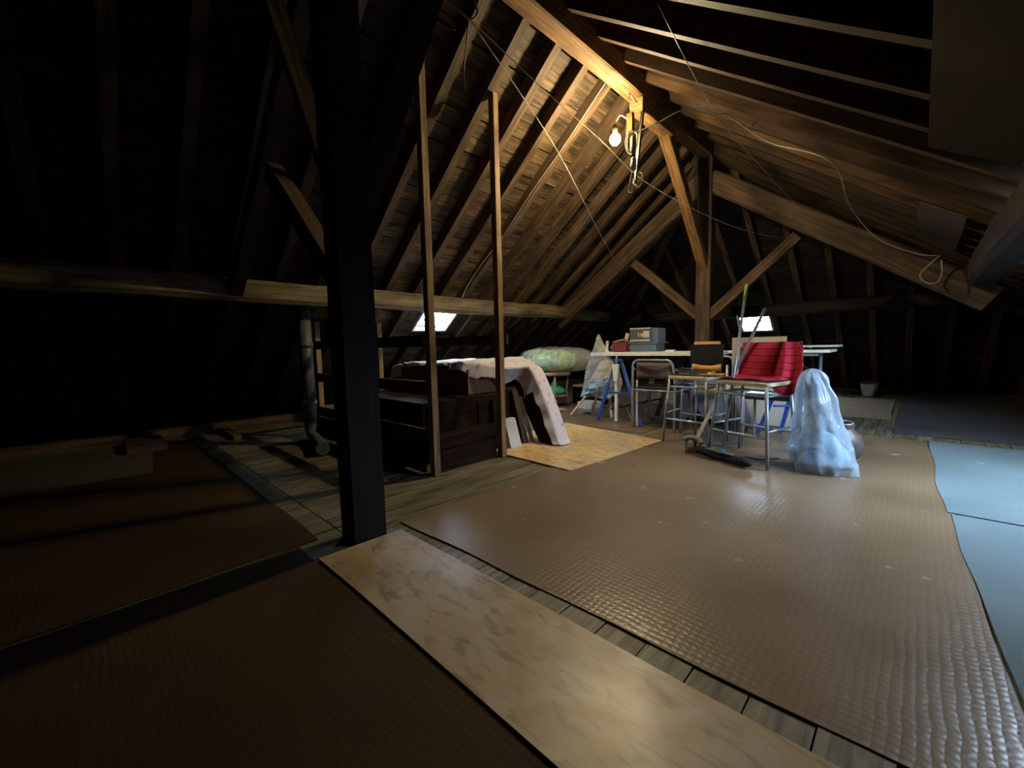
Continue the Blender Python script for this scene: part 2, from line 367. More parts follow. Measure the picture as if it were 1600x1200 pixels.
    def grid(s, fn, nu, nv, thick=0.0):
        base = len(s.v)
        for i in range(nu + 1):
            for j in range(nv + 1): s.v.append(tuple(fn(i / nu, j / nv)))
        for i in range(nu):
            for j in range(nv):
                a = base + i * (nv + 1) + j
                s.f.append((a, a + nv + 1, a + nv + 2, a + 1))
                s.uv.append([(i / nu, j / nv), ((i + 1) / nu, j / nv), ((i + 1) / nu, (j + 1) / nv), (i / nu, (j + 1) / nv)]); s.sm.append(True)
        return s
    def build(s, name, mat, parent=None, label=None, solid=0.0, sub=0):
        me = bpy.data.meshes.new(name); me.from_pydata(s.v, [], s.f)
        ul = me.uv_layers.new(name='UVMap')
        k = 0
        for fu in s.uv:
            for q in fu: ul.data[k].uv = q; k += 1
        me.polygons.foreach_set('use_smooth', s.sm)
        me.materials.append(M[mat] if isinstance(mat, str) else mat); me.update()
        o = bpy.data.objects.new(name, me); COL.objects.link(o)
        if parent:
            o.parent = parent
            if parent.location.length > 0:
                me.transform(Matrix.Translation(-Vector(wloc(parent))))
        if label: o['label'] = label
        if solid:
            md = o.modifiers.new('solid', 'SOLIDIFY'); md.thickness = solid
        if sub:
            md = o.modifiers.new('sub', 'SUBSURF'); md.levels = md.render_levels = sub
        return o

def wloc(o):
    p = Vector((0, 0, 0))
    while o: p += o.location; o = o.parent
    return p

def thing(name, label, cat, loc=(0, 0, 0), group=None):
    o = bpy.data.objects.new(name, None); COL.objects.link(o); o.location = loc; o.empty_display_size = 0.1
    o['label'] = label; o['category'] = cat
    if group: o['group'] = group
    return o
def tag(o, label, cat, group=None):
    o['label'] = label; o['category'] = cat
    if group: o['group'] = group
    return o
def struct(name, label=None, cat='structure'):
    o = bpy.data.objects.new(name, None); COL.objects.link(o); o['kind'] = 'structure'
    if label: o['label'] = label; o['category'] = cat
    return o
def arc(c, r, a0, a1, n, ax1, ax2):
    c, ax1, ax2 = Vector(c), Vector(ax1), Vector(ax2)
    return [c + ax1 * r * cos(a0 + (a1 - a0) * i / n) + ax2 * r * sin(a0 + (a1 - a0) * i / n) for i in range(n + 1)]
def smooth_path(P, k=6):
    P = [Vector(p) for p in P]; out = []
    for i in range(len(P) - 1):
        a, b, c, d = P[max(i - 1, 0)], P[i], P[i + 1], P[min(i + 2, len(P) - 1)]
        for t in range(k):
            t /= k
            out.append(0.5 * ((2 * b) + (c - a) * t + (2 * a - 5 * b + 4 * c - d) * t * t + (3 * b - 3 * c + d - a) * t ** 3))
    return out + [P[-1]]

# ================================================================ THE ROOM
RX, ZR, TL, TR, TH, YA = -2.0, 3.40, 0.79, 0.72, 0.79, 5.6      # ridge x, rafter underside at ridge, slopes, hip apex y
YB = -2.6                                                        # gable behind the camera
NL, NR = Vector((-TL, 0, 1)).normalized(), Vector((TR, 0, 1)).normalized()
NH = Vector((0, TH, 1)).normalized()
ZO, ZOR = 0.15, 0.27                                                        # vertical offset of sheathing above rafter underside
def LP(dx, y, o=0.0): return Vector((RX - dx, y, ZR - TL * dx + o))
def RP(dx, y, o=0.0): return Vector((RX + dx, y, ZR - TR * dx + o))
def HP(x, dy, o=0.0): return Vector((x, YA + dy, ZR - TH * dy + o))
DXL, DXR, DYH = ZR / TL + 0.12, ZR / TR + 0.12, ZR / TH + 0.12
# skylight openings: left (dx, y), right (dx, y), hip (x, dy)
SKL = (2.59, 2.96, 3.14, 3.66); SKR = (2.72, 3.22, 3.05, 4.05); SKH = (-2.36, -1.90, 2.66, 3.05)

floor = struct('floor', 'worn timber attic floor of long boards')
XF0, XF1, YF1 = RX - DXL - .05, RX + DXR + .05, YA + DYH + .05
mb = MB(); mb.box(XF0 - 1, XF1 + 1, YB - .2, YF1 + 1, -0.14, -0.032); mb.build('subfloor', 'subfloor', floor)
xk = -0.137 - 0.1466 * 43
while xk < XF1:
    x0, x1 = xk + 0.0025, xk + 0.1441
    cuts = [YB, 0.862 if xk < -1.2 else random.uniform(-1.2, 0.2), random.uniform(4.2, 6.4), YF1]
    for a, b in zip(cuts[:-1], cuts[1:]):
        dz = random.uniform(-0.0035, 0)
        MB().bar(((x0 + x1) / 2, a + .004, -0.015 + dz), ((x0 + x1) / 2, b - .004, -0.015 + dz), x1 - x0, 0.03).build('floor_plank', 'plank', floor)
    xk += 0.1466

ceiling = struct('ceiling', 'pitched timber roof of rafters and boards')
def subtract(a, b, h0, h1):
    out = []
    if h1 <= a or h0 >= b: return [(a, b)]
    if h0 > a: out.append((a, h0))
    if h1 < b: out.append((h1, b))
    return out
# outer skin, three planes each with its skylight hole
def skin(P, a0, a1, b0f, b1f, hole):
    mb = MB(); h = hole
    def q(a, b, c, d):
        n = max(1, int((b - a) / 0.5))
        mb.quad([P(a, c(a)), P(b, c(b)), P(b, d(b)), P(a, d(a))])
    q(a0, h[0], b0f, b1f); q(h[1], a1, b0f, b1f)
    q(h[0], h[1], b0f, lambda a: h[2]); q(h[0], h[1], lambda a: h[3], b1f)
    return mb
skin(lambda a, y: LP(a, y, ZO + .045), -0.06, DXL + .5, lambda a: YB, lambda a: YA + a + .1, SKL).build('roof_underlay', 'skin', ceiling)
skin(lambda a, y: RP(a, y, ZOR + .045), -0.12, DXR + .6, lambda a: YB, lambda a: YA + a * TR / TH + .3, SKR).build('roof_underlay', 'skin', ceiling)
skin(lambda a, x: HP(x, a, ZO + .045), -0.1, DYH + .6, lambda a: RX - a - .15, lambda a: RX + a * TH / TR + .45, (SKH[2], SKH[3], SKH[0], SKH[1])).build('roof_underlay', 'skin', ceiling)

def sheath(P, N, slope, dmax, ymin, ymaxf, hole, matf, zo=ZO):
    pitch_ = 0.150; step = pitch_ / sqrt(1 + slope * slope); k = 0
    while k * step < dmax:
        a, b = k * step, (k + 1) * step; mid = (a + b) / 2
        segs = [(ymin(mid), ymaxf(mid))]
        if not (b < hole[0] or a > hole[1]): segs = [s for g in segs for s in subtract(*g, hole[2], hole[3])]
        fin = []
        for g in segs:
            y = g[0]
            c = [g[0]]
            nxt = (1.78 if g[0] < 0 and P is LP else g[0] + random.uniform(1.2, 3.6))
            while nxt < g[1] - .6: c.append(nxt); nxt += random.uniform(2.2, 3.6)
            c.append(g[1]); fin += list(zip(c[:-1], c[1:]))
        for y0, y1 in fin:
            if y1 - y0 < .05: continue
            oo = zo + 0.012 + random.uniform(-.004, .006)
            MB().bar(P(mid, y0 + .003, oo), P(mid, y1 - .003, oo), pitch_ - random.uniform(.006, .014), 0.02, up=N).build('roof_board', matf(y0, y1), ceiling)
        k += 1
sheath(LP, NL, TL, DXL, lambda d: YB, lambda d: YA + d, SKL, lambda a, b: 'board' if b > 1.9 else 'darkboard')  # near boards switch to the darker colour, which paints in the shade there
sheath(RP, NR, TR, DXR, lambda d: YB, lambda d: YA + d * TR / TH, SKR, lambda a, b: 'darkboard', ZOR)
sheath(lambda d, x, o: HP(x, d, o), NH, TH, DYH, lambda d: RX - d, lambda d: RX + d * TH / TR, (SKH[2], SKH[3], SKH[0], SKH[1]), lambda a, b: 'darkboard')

RH = ZO / sqrt(1 + TL * TL)      # rafter depth, normal to the slope
def rafter(P, N, y, d0, d1, wd=0.075, mat='rafter', hole=None, RH=RH):
    segs = [(d0, d1)]
    if hole and hole[2] - .02 < y < hole[3] + .02: segs = subtract(d0, d1, hole[0] - .05, hole[1] + .05)
    for a, b in segs:
        MB().bar(P(a, y) + N * RH / 2, P(b, y) + N * RH / 2, wd, RH, up=N, segs=3, jit=0.004).build('rafter', mat, ceiling)
y = -2.4 + 0.0
k = -13
while True:
    y = 2.43 + 0.37 * k
    if y > YA + DXL - .2: break
    rafter(LP, NL, y, max(0, y - YA) + .06, DXL, hole=SKL, mat='rafter' if y > 1.8 else 'darktimber'); k += 1  # near rafters coloured darker to match the shade painted on their boards
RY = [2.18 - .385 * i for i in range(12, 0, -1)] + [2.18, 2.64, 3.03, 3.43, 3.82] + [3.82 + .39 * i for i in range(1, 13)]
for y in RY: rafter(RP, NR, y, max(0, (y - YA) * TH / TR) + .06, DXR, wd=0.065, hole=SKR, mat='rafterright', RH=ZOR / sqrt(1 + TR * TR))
x = RX - 4.0
while x < RX + 4.4:
    dx = x - RX; d0 = -dx if dx < 0 else dx * TR / TH
    if DYH - d0 > .2: rafter(lambda d, xx, o=0: HP(xx, d, o), NH, x, d0 + .08, DYH, mat='timber', hole=(SKH[2], SKH[3], SKH[0], SKH[1]))
    x += 0.42
# hip rafters and ridge, purlins
MB().bar(LP(0, YA, -.02), LP(DXL, YA + DXL, -.02), .12, .2, segs=4, jit=.006).build('hip_rafter', 'timber', ceiling)
MB().bar(RP(0, YA, -.02), RP(DXR, YA + DXR * TR / TH, -.02), .12, .2, segs=4, jit=.006).build('hip_rafter', 'timber', ceiling)
MB().bar((RX, YB, 3.30), (RX, YA + .1, 3.30), .15, .20, cham=.012, segs=10, jit=.004).build('ridge_beam', 'ridge', ceiling, 'square ridge beam')
MB().bar((-4.16, YB, 1.49), (-4.24, 6.9, 1.46), .19, .19, cham=.035, segs=16, jit=.012).build('purlin', 'paleTimber', ceiling, 'dusty pale purlin along the low side')
MB().bar((.36, YB, 1.50), (.36, 6.9, 1.50), .20, .22, cham=.03, segs=14, jit=.01).build('purlin', 'purlinright', ceiling)
MB().bar((-4.2, 7.75, 1.42), (.3, 7.75, 1.42), .18, .18, cham=.03, segs=10, jit=.01).build('purlin', 'darktimber', ceiling)
# eave plates on the floor
MB().bar((RX - DXL + .35, YB, .05), (RX - DXL + .35, YF1 - .5, .05), .14, .1).build('eave_plate', 'timber', ceiling)
# gable behind the camera
gab = struct('wall_back', 'boarded gable wall')
x = XF0
while x < XF1:
    h = min(ZR + ZO - TL * (RX - x) if x < RX else ZR + ZO - TR * (x - RX), ZR + ZO) + .1
    if h > .1: MB().box(x, x + .246, YB - .03, YB, 0, h).build('wall_board', 'darkboard', gab)
    x += .25
MB().box(XF0, XF1, YB - .08, YB - .05, -.1, ZR + .4).build('wall_lining', 'skin', gab)

# skylights: frame, pane
def skylight(nm, P, N, h, mul=True, lab='', ZO=ZO):
    root = struct(nm)
    fr = MB(); t = .03; zb = ZO - .03; hh = .13
    def bar(a, b): fr.bar(P(*a, zb + .06), P(*b, zb + .06), t, hh, up=N)
    bar((h[0], h[2] - t / 2), (h[1], h[2] - t / 2)); bar((h[0], h[3] + t / 2), (h[1], h[3] + t / 2))
    bar((h[0] - t / 2, h[2] - t), (h[0] - t / 2, h[3] + t)); bar((h[1] + t / 2, h[2] - t), (h[1] + t / 2, h[3] + t))
    f = fr.build('window_frame', 'winframe', root)
    g = MB(); z = ZO + .1
    g.quad([P(h[0], h[2], z), P(h[1], h[2], z), P(h[1], h[3], z), P(h[0], h[3], z)]); g.build('pane', 'glass', root)
    if mul:
        my = h[2] + (h[3] - h[2]) * .62
        MB().bar(P(h[0], my, z - .01), P(h[1], my, z - .01), .014, .02, up=N).build('glazing_bar', 'steel', root)
        a = h[1] - (h[1] - h[0]) * .12
        MB().bar(P(a, h[2], z - .015), P(a, h[3], z - .015), .02, .02, up=N).build('sash_rail', 'winframe', root)
    # daylight portal at the opening
    L = bpy.data.lights.new('daylight_portal', 'AREA'); L.shape = 'RECTANGLE'
    ca, cb = (h[0] + h[1]) / 2, (h[2] + h[3]) / 2
    e1, e2 = P(h[1], cb, z) - P(h[0], cb, z), P(ca, h[3], z) - P(ca, h[2], z)
    L.size, L.size_y = e1.length, e2.length; L.cycles.is_portal = True
    o = bpy.data.objects.new('daylight_portal', L); COL.objects.link(o)
    X = e1.normalized(); Z = N; Y = Z.cross(X)
    c = P(ca, cb, z + .01)
    o.matrix_world = Matrix(((X.x, Y.x, Z.x, c.x), (X.y, Y.y, Z.y, c.y), (X.z, Y.z, Z.z, c.z), (0, 0, 0, 1)))
skylight('window_1', LP, NL, SKL)
skylight('window_2', RP, NR, SKR, ZO=ZOR)
skylight('window_3', lambda d, x, o=0: HP(x, d, o), NH, (SKH[2], SKH[3], SKH[0], SKH[1]))

# ---------------------------------------------------------------- trusses
def truss(y, lab, near):
    t = thing('timber_post', lab, 'post', (RX, y, 0))
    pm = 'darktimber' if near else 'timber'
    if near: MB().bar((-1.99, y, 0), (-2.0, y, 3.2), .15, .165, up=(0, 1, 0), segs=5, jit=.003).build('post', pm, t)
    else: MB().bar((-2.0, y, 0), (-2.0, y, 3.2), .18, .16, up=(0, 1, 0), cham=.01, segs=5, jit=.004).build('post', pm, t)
    for sx in (-1, 1):
        MB().bar((RX + sx * .05, y, 2.93), (RX + sx * (2.35 if near or sx < 0 else 2.44), y, 1.32 if near or sx < 0 else 1.26), .09 if near else .14, .13 if near else .24, cham=0 if near else .02, segs=6, jit=.004).build('principal_rafter', pm, t)
        if not near or sx < 0:
            MB().bar((RX + sx * .04, y, 1.25), (RX + sx * .98, y, 2.08), .09, .11, segs=3, jit=.004).build('brace', 'timber', t)
    if near:
        MB().bar((RX, y + .02, 1.50), (RX, 1.60, 3.2), .11, .12, segs=4, jit=.004).build('brace', pm, t)
        MB().bar((-2.17, .985, 1.68), (-2.17, .61, 2.90), .05, .085, segs=3).build('brace', 'paleTimber', t, 'sawn steep brace')
    else:
        MB().bar((RX, y - .02, 1.86), (RX, 4.32, 3.2), .11, .13, cham=.008, segs=4, jit=.004).build('brace', 'ridge', t)
        MB().bar((-2.18, 6.0, 2.15), (-2.02, 5.64, 1.3), .06, .1).build('brace', 'timber', t)
    return t
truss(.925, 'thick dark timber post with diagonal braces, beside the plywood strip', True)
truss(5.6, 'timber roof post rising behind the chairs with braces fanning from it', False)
# block under the ridge carrying the lamp
tag(MB().bar((-1.98, 3.75, 3.13), (-1.98, 4.42, 3.13), .12, .13, cham=.01, segs=2).build('timber_block', 'ridge'),
    'short timber block fixed under the ridge beam near the bulb', 'timber')

# sheets fixed under the rafters of the right slope
def slope_sheet(nm, pts, mat, lab, off=-.012, n=8):
    (a, b, c, d) = pts
    def fn(u, v):
        p = (Vector(a) * (1 - u) + Vector(b) * u) * (1 - v) + (Vector(d) * (1 - u) + Vector(c) * u) * v
        o = off - .012 * (noise.noise(Vector((p.x * 3, p.y * 3, 2))) + .5)
        return RP(p.x, p.y, o)
    g = MB().grid(fn, n, n); g.sm = [False] * len(g.sm)
    o = g.build(nm, mat, solid=.006); tag(o, lab, 'panel'); return o
slope_sheet('hardboard_sheet', [(1.98, .2, 0), (1.98, 3.25, 0), (2.30, 3.12, 0), (2.30, .2, 0)], 'hardboard', 'large brown hardboard sheet fixed under the dark rafters')
slope_sheet('hardboard_sheet', [(1.94, 4.62, 0), (1.90, 6.3, 0), (2.21, 6.3, 0), (2.20, 4.54, 0)], 'pink', 'small pinkish card sheet with a torn edge above the hanging cable coil', n=6)

# ---------------------------------------------------------------- floor coverings
def flat(nm, pts, z0, th, mat, lab, wav=0.0, n=24, cat='floor covering'):
    P = [Vector((*p, 0)) for p in pts]
    def fn(u, v):
        p = (P[0] * (1 - u) + P[1] * u) * (1 - v) + (P[3] * (1 - u) + P[2] * u) * v
        e = min(u, 1 - u, v, 1 - v)
        z = z0 + th + wav * max(0, noise.noise(Vector((p.x * 2.3, p.y * 2.3, z0 * 50)))) 
        if e < 1e-6:
            p = p + Vector((noise.noise(p * 1.7), noise.noise(p * 1.7 + Vector((5, 5, 5))), 0)) * (.02 if wav > .001 else .006)
        return (p.x, p.y, z)
    g = MB().grid(fn, n, n); g.sm = [False] * len(g.sm)
    o = g.build(nm, mat, solid=th * .9); o.modifiers['solid'].offset = -1; o.data.flip_normals() if o.data.polygons[0].normal.z < 0 else None
    return tag(o, lab, cat)
flat('linoleum_sheet', [(-1.99, 1.135), (-2.02, 5.35), (.09, 5.2), (.23, 1.2)], 0, .004, 'lino', 'large brown embossed linoleum sheet in front of the stools', .002)
flat('linoleum_sheet', [(-3.9, 4.0), (-3.9, 6.6), (-2.05, 6.6), (-2.05, 4.0)], 0, .003, 'lino', 'brown linoleum under the trestle table', .001)
flat('plywood_strip', [(-1.90, .665), (-1.885, 1.075), (.35, 1.085), (.35, .66)], .0, .012, 'ply', 'long worn plywood strip running from the foot of the dark post', 0)
flat('plywood_sheet', [(-3.0, 2.50), (-3.0, 3.98), (-1.72, 3.80), (-1.83, 2.46)], .004, .008, 'plyyellow', 'yellow plywood sheet on the floor beside the draped stack', 0)
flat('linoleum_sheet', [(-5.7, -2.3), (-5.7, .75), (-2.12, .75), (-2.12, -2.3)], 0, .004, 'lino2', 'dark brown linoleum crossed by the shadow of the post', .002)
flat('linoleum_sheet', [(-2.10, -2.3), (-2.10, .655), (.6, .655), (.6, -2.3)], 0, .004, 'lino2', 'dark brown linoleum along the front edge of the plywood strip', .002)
flat('grey_mat', [(-6.0, -1.4), (-5.75, .42), (-4.35, .30), (-4.5, -1.4)], .005, .004, 'greylino', 'dull grey mat at the dark eave', .001, cat='mat')
flat('carpet', [(.135, 3.15), (.10, 5.25), (2.6, 5.2), (2.6, 3.15)], 0.0, .008, 'carpet', 'pale blue carpet piece beyond the seam', .003, cat='carpet')
flat('carpet', [(.30, .3), (.15, 3.13), (2.6, 3.13), (2.6, .3)], 0.0, .008, 'carpet', 'pale blue carpet piece with dirty near edge, this side of the seam', .003, cat='carpet')
flat('beige_mat', [(-.98, 6.3), (-1.0, 8.4), (-.22, 8.4), (-.2, 6.4)], .0, .006, 'cardmat', 'beige mat on the floor behind the plastic sack', .002, cat='mat')
flat('dark_rug', [(-.15, 5.5), (-.15, 8.5), (1.6, 8.5), (1.6, 5.5)], .0, .006, 'darkrug', 'dark blue grey rug beyond the blue carpet', .002, cat='rug')

# ---------------------------------------------------------------- light fitting
lamp = thing('hanging_bulb', 'bare lit bulb on a socket beside a tan switch block, hung from the ridge', 'lamp', (-1.86, 3.42, 2.6))
def K(x, y, z): return Vector((x, y, z - .95)) * 1.176 + Vector((0, 0, .95))      # lamp fitting drawn at 1:1.176
prof = [(.0001, -.058), (.024, -.052), (.041, -.032), (.048, -.006), (.042, .018), (.026, .036), (.017, .046)]
MB().lathe([(r, z) for r, z in prof], BULB, 16).build('bulb', 'bulb', lamp)
MB().lathe([(.021, 0), (.023, .05), (.014, .065)], BULB + Vector((0, 0, .047)), 14).build('socket', 'fitting', lamp)
MB().tube(smooth_path([BULB + Vector((0, 0, .11)), BULB + Vector((.05, .0, .17)), K(-1.60, 2.9, 2.57)]), .005, 6).build('cord', 'cable', lamp)
a, b = K(-1.60, 2.88, 2.475), K(-1.555, 2.915, 2.60)
MB().box(a.x, b.x, a.y, b.y, a.z, b.z).build('switch_block', 'block', lamp)
MB().tube([K(-1.58, 2.9, 2.60), K(-1.585, 2.9, 2.74), (-1.95, 3.70, 3.13)], .006, 6).build('cord', 'cable', lamp)
MB().bar(K(-1.545, 2.9, 2.10), (-1.93, 3.78, 3.10), .024, .024, up=(0, 1, 0)).build('hanger', 'darktimber', lamp)
MB().lathe([(.019, 0), (.024, .02), (.024, .14), (.014, .155)], K(-1.547, 2.88, 2.30), 12).build('plug', 'fitting', lamp)
MB().lathe([(.019, 0), (.026, .03), (.021, .10), (.012, .115)], K(-1.543, 2.88, 2.19), 12).build('plug', 'fitting', lamp)
MB().lathe([(.020, 0), (.020, .02)], K(-1.545, 2.88, 2.287), 12).build('collar', 'black', lamp)
def loop(pts, r=.0048, nm='cable_loop', par=lamp, mat='cable'): return MB().tube(smooth_path([K(*p) for p in pts]), r, 6).build(nm, mat, par)
loop([(-1.59, 2.87, 2.47), (-1.60, 2.87, 2.38), (-1.57, 2.87, 2.31), (-1.52, 2.87, 2.33), (-1.51, 2.87, 2.42), (-1.53, 2.88, 2.45)])
loop([(-1.575, 2.86, 2.46), (-1.58, 2.86, 2.36), (-1.555, 2.86, 2.32)])
loop([(-1.55, 2.87, 2.19), (-1.565, 2.87, 2.10), (-1.575, 2.87, 2.05), (-1.55, 2.87, 2.04), (-1.535, 2.87, 2.09), (-1.50, 2.87, 2.065), (-1.475, 2.87, 2.09), (-1.47, 2.87, 2.14), (-1.49, 2.87, 2.16)])
loop([(-1.54, 2.88, 2.20), (-1.535, 2.88, 2.10), (-1.51, 2.88, 2.06), (-1.48, 2.88, 2.08), (-1.472, 2.88, 2.12)])
L = bpy.data.lights.new('bulb_light', 'POINT'); L.energy = BULB_W; L.color = (1.0, 0.78, 0.44); L.shadow_soft_size = .050
lo = bpy.data.objects.new('bulb_light', L); COL.objects.link(lo); lo.location = BULB

# cables and strings
def wire(lab, pts, r=.003, mat='cable', nm='cable', k=6, cat='cable'):
    return tag(MB().tube(smooth_path(pts, k), r, 6).build(nm, mat), lab, cat)
wire('cream cable sagging from the hanging plugs to the right slope',
     [(-1.80, 3.40, 2.72), (-1.64, 3.42, 2.73), (-1.40, 3.48, 2.78), (-1.25, 3.7, 2.76), (-1.25, 3.95, 2.84), (-1.03, 4.3, 2.66), (-.57, 4.22, 2.33), (-.52, 5.0, 2.15), (-.33, 5.3, 1.87), (-.06, 5.38, 1.70), (.07, 5.38, 1.66)], .0045)
wire('loop of cable hanging by the pinkish card sheet',
     [(.09, 5.38, 1.66), (.02, 5.38, 1.58), (-.03, 5.36, 1.50), (.01, 5.34, 1.43), (.08, 5.34, 1.42), (.11, 5.36, 1.50), (.10, 5.38, 1.62)], .006)
wire('white cable stapled down a rafter of the boarded slope to the pale purlin',
     [(-2.12, 3.44, 3.26), (-2.3, 3.43, 3.10), (-2.63, 3.46, 2.87), (-3.03, 3.44, 2.55), (-3.48, 3.45, 2.19), (-3.82, 3.42, 1.93), (-4.05, 3.40, 1.72), (-4.06, 3.3, 1.55)], .0045)
wire('long string stretched from the ridge hook across to the far rafters', [(-2.0, 1.75, 2.88), (-2.35, 3.0, 2.66), (-2.80, 4.3, 2.36), (-3.14, 5.42, 2.04)], .004, 'cable', 'string', cat='string')
wire('thin string from the ridge hook past the bulb, sagging to the far brace',
[(-2.0, 1.75, 2.88), (-2.03, 2.5, 2.78), (-2.04, 3.25, 2.68), (-1.90, 3.7, 2.44), (-1.62, 4.4, 2.22), (-1.35, 5.0, 2.09), (-1.12, 5.5, 2.06)], .003, 'cable', 'string', cat='string')
wire('short white string end dangling from the ridge hook', [(-2.0, 1.75, 2.88), (-2.02, 1.74, 2.75), (-2.04, 1.73, 2.6), (-2.03, 1.73, 2.48)], .0045, 'cable', 'string', cat='string')
wire('thin grey string running under the dark slope from the top of the picture', [(-1.06, 2.23, 2.70), (-1.16, 3.4, 2.62), (-1.1, 4.4, 2.5), (-1.0, 5.4, 2.35)], .003, 'thin', 'string', cat='string')
wire('thin wire slanting through the dark left of the thick post', [(-6.0, -1.2, 2.2), (-4.2, .0, 1.9), (-2.9, .65, 1.62), (-2.05, .9, 1.42)], .003, 'thin', 'string', cat='string')
tag(MB().tube(smooth_path([(-2.03, 1.70, 2.92), (-1.99, 1.75, 2.87), (-1.97, 1.79, 2.92), (-2.0, 1.78, 3.05), (-2.0, 1.78, 3.2)]), .006, 6).build('wire_hook', 'thin'), 'small twisted wire hook under the ridge where the strings meet', 'hook')

# ================================================================ RACK
rack = thing('timber_rack', 'open rack of softwood studs and rails left of the draped stack', 'rack', (-3.6, 2.1, 0))
def stud(x, y, z1): MB().bar((x, y, 0), (x, y, z1), .058, .052, up=(0, 1, 0), segs=4, jit=.002).build('upright', 'stud', rack)
stud(-2.545, 1.76, 2.96); stud(-2.54, 2.45, 2.96)
stud(-4.66, 1.76, 1.25); stud(-4.60, 2.45, 1.25)
for z, th in ((1.0, .085), (.66, .09), (.30, .10)):
    MB().box(-4.72, -2.575, 1.705, 1.730, z - th / 2, z + th / 2).build('rail', 'timber', rack)
MB().box(-4.70, -2.50, 2.495, 2.52, .96, 1.045).build('rail', 'timber', rack)
MB().box(-4.70, -4.67, 1.8, 2.41, .62, .68).build('rail', 'stud', rack)
MB().box(-4.70, -4.67, 1.8, 2.41, .28, .34).build('rail', 'stud', rack)
MB().box(-4.64, -2.60, 1.70, 1.72, .02, .24).build('side_board', 'cabinet', rack)
for z0, z1 in ((.015, .17), (.18, .30)):
    MB().box(-2.575, -2.555, 1.81, 2.40, z0, z1).build('side_board', 'cabinet', rack)

# stored dark furniture
cab = thing('wooden_chest', 'long dark varnished chest standing inside the timber rack', 'chest', (-3.3, 2.3, 0))
MB().box(-4.20, -2.84, 1.86, 2.98, .03, .50).build('body', 'cabinet', cab)
for i in range(3):
    dd = MB().box(-4.16 + i * .44, -3.76 + i * .44, 1.845, 1.86, .07, .46).build('door', 'cabinet', cab)
    MB().box(-3.97 + i * .44, -3.95 + i * .44, 1.83, 1.845, .25, .29).build('knob', 'steel', dd)
for y0, y1 in ((1.9, 2.4), (2.44, 2.94)): MB().box(-2.84, -2.825, y0, y1, .07, .46).build('end_panel', 'cabinet', cab)
for xx in (-4.14, -2.9):
    for yy in (1.92, 2.92): MB().box(xx - .03, xx + .03, yy - .03, yy + .03, 0, .04).build('foot', 'cabinet', cab)
cb = thing('cardboard_box', 'flat brown cardboard box on the chest under the pale dust sheet', 'box', (-3.6, 2.6, .505))
MB().box(-4.14, -2.98, 2.46, 2.96, .505, .74).build('carton', 'cardboard', cb)
MB().box(-4.14, -2.98, 2.68, 2.70, .74, .743).build('tape', 'cream', cb)

def lean(nm, x0b, x0t, wdt, y0, y1, h, mat, lab, cat='board', z0=.013):
    """a board standing on its long edge and leaning towards the chest"""
    mb = MB(); a, b = Vector((x0b, 0, z0)), Vector((x0t, 0, h))
    for (ya, yb) in ((y0, y1),):
        v = [(a.x, ya, a.z), (a.x + wdt, ya, a.z), (b.x + wdt, ya, b.z), (b.x, ya, b.z)]
        u = [(p[0], yb, p[2]) for p in v]
        mb.quad([v[0], v[1], v[2], v[3]], [(0, 0), (0, wdt), (h, wdt), (h, 0)]); mb.quad([u[3], u[2], u[1], u[0]], [(0, 0), (0, wdt), (h, wdt), (h, 0)])
        for i in range(4):
            j = (i + 1) % 4; mb.quad([v[j], v[i], u[i], u[j]], [(0, 0), (.3, 0), (.3, yb - ya), (0, yb - ya)])
    return tag(mb.build(nm, mat), lab, cat)
lean('leaning_board', -2.69, -2.77, .055, 2.66, 2.80, .27, 'panelwhite', 'pale short board leaning just beyond the second stud')
lean('leaning_board', -2.77, -2.815, .03, 2.58, 2.66, .45, 'cabinet', 'dark narrow board leaning closest to the second stud')
lean('leaning_board', -2.70, -2.84, .035, 2.86, 2.93, .52, 'rafter', 'brown board leaning behind the pale short board')
lean('leaning_board', -2.66, -2.82, .02, 2.95, 2.99, .45, 'panelwhite', 'thin pale strip leaning against the thick dark panel')
lean('folded_mattress', -2.62, -3.02, .25, 3.03, 3.13, .69, 'cabinet', 'thick dark panel leaning under the floral sheet down to the plywood', 'panel')

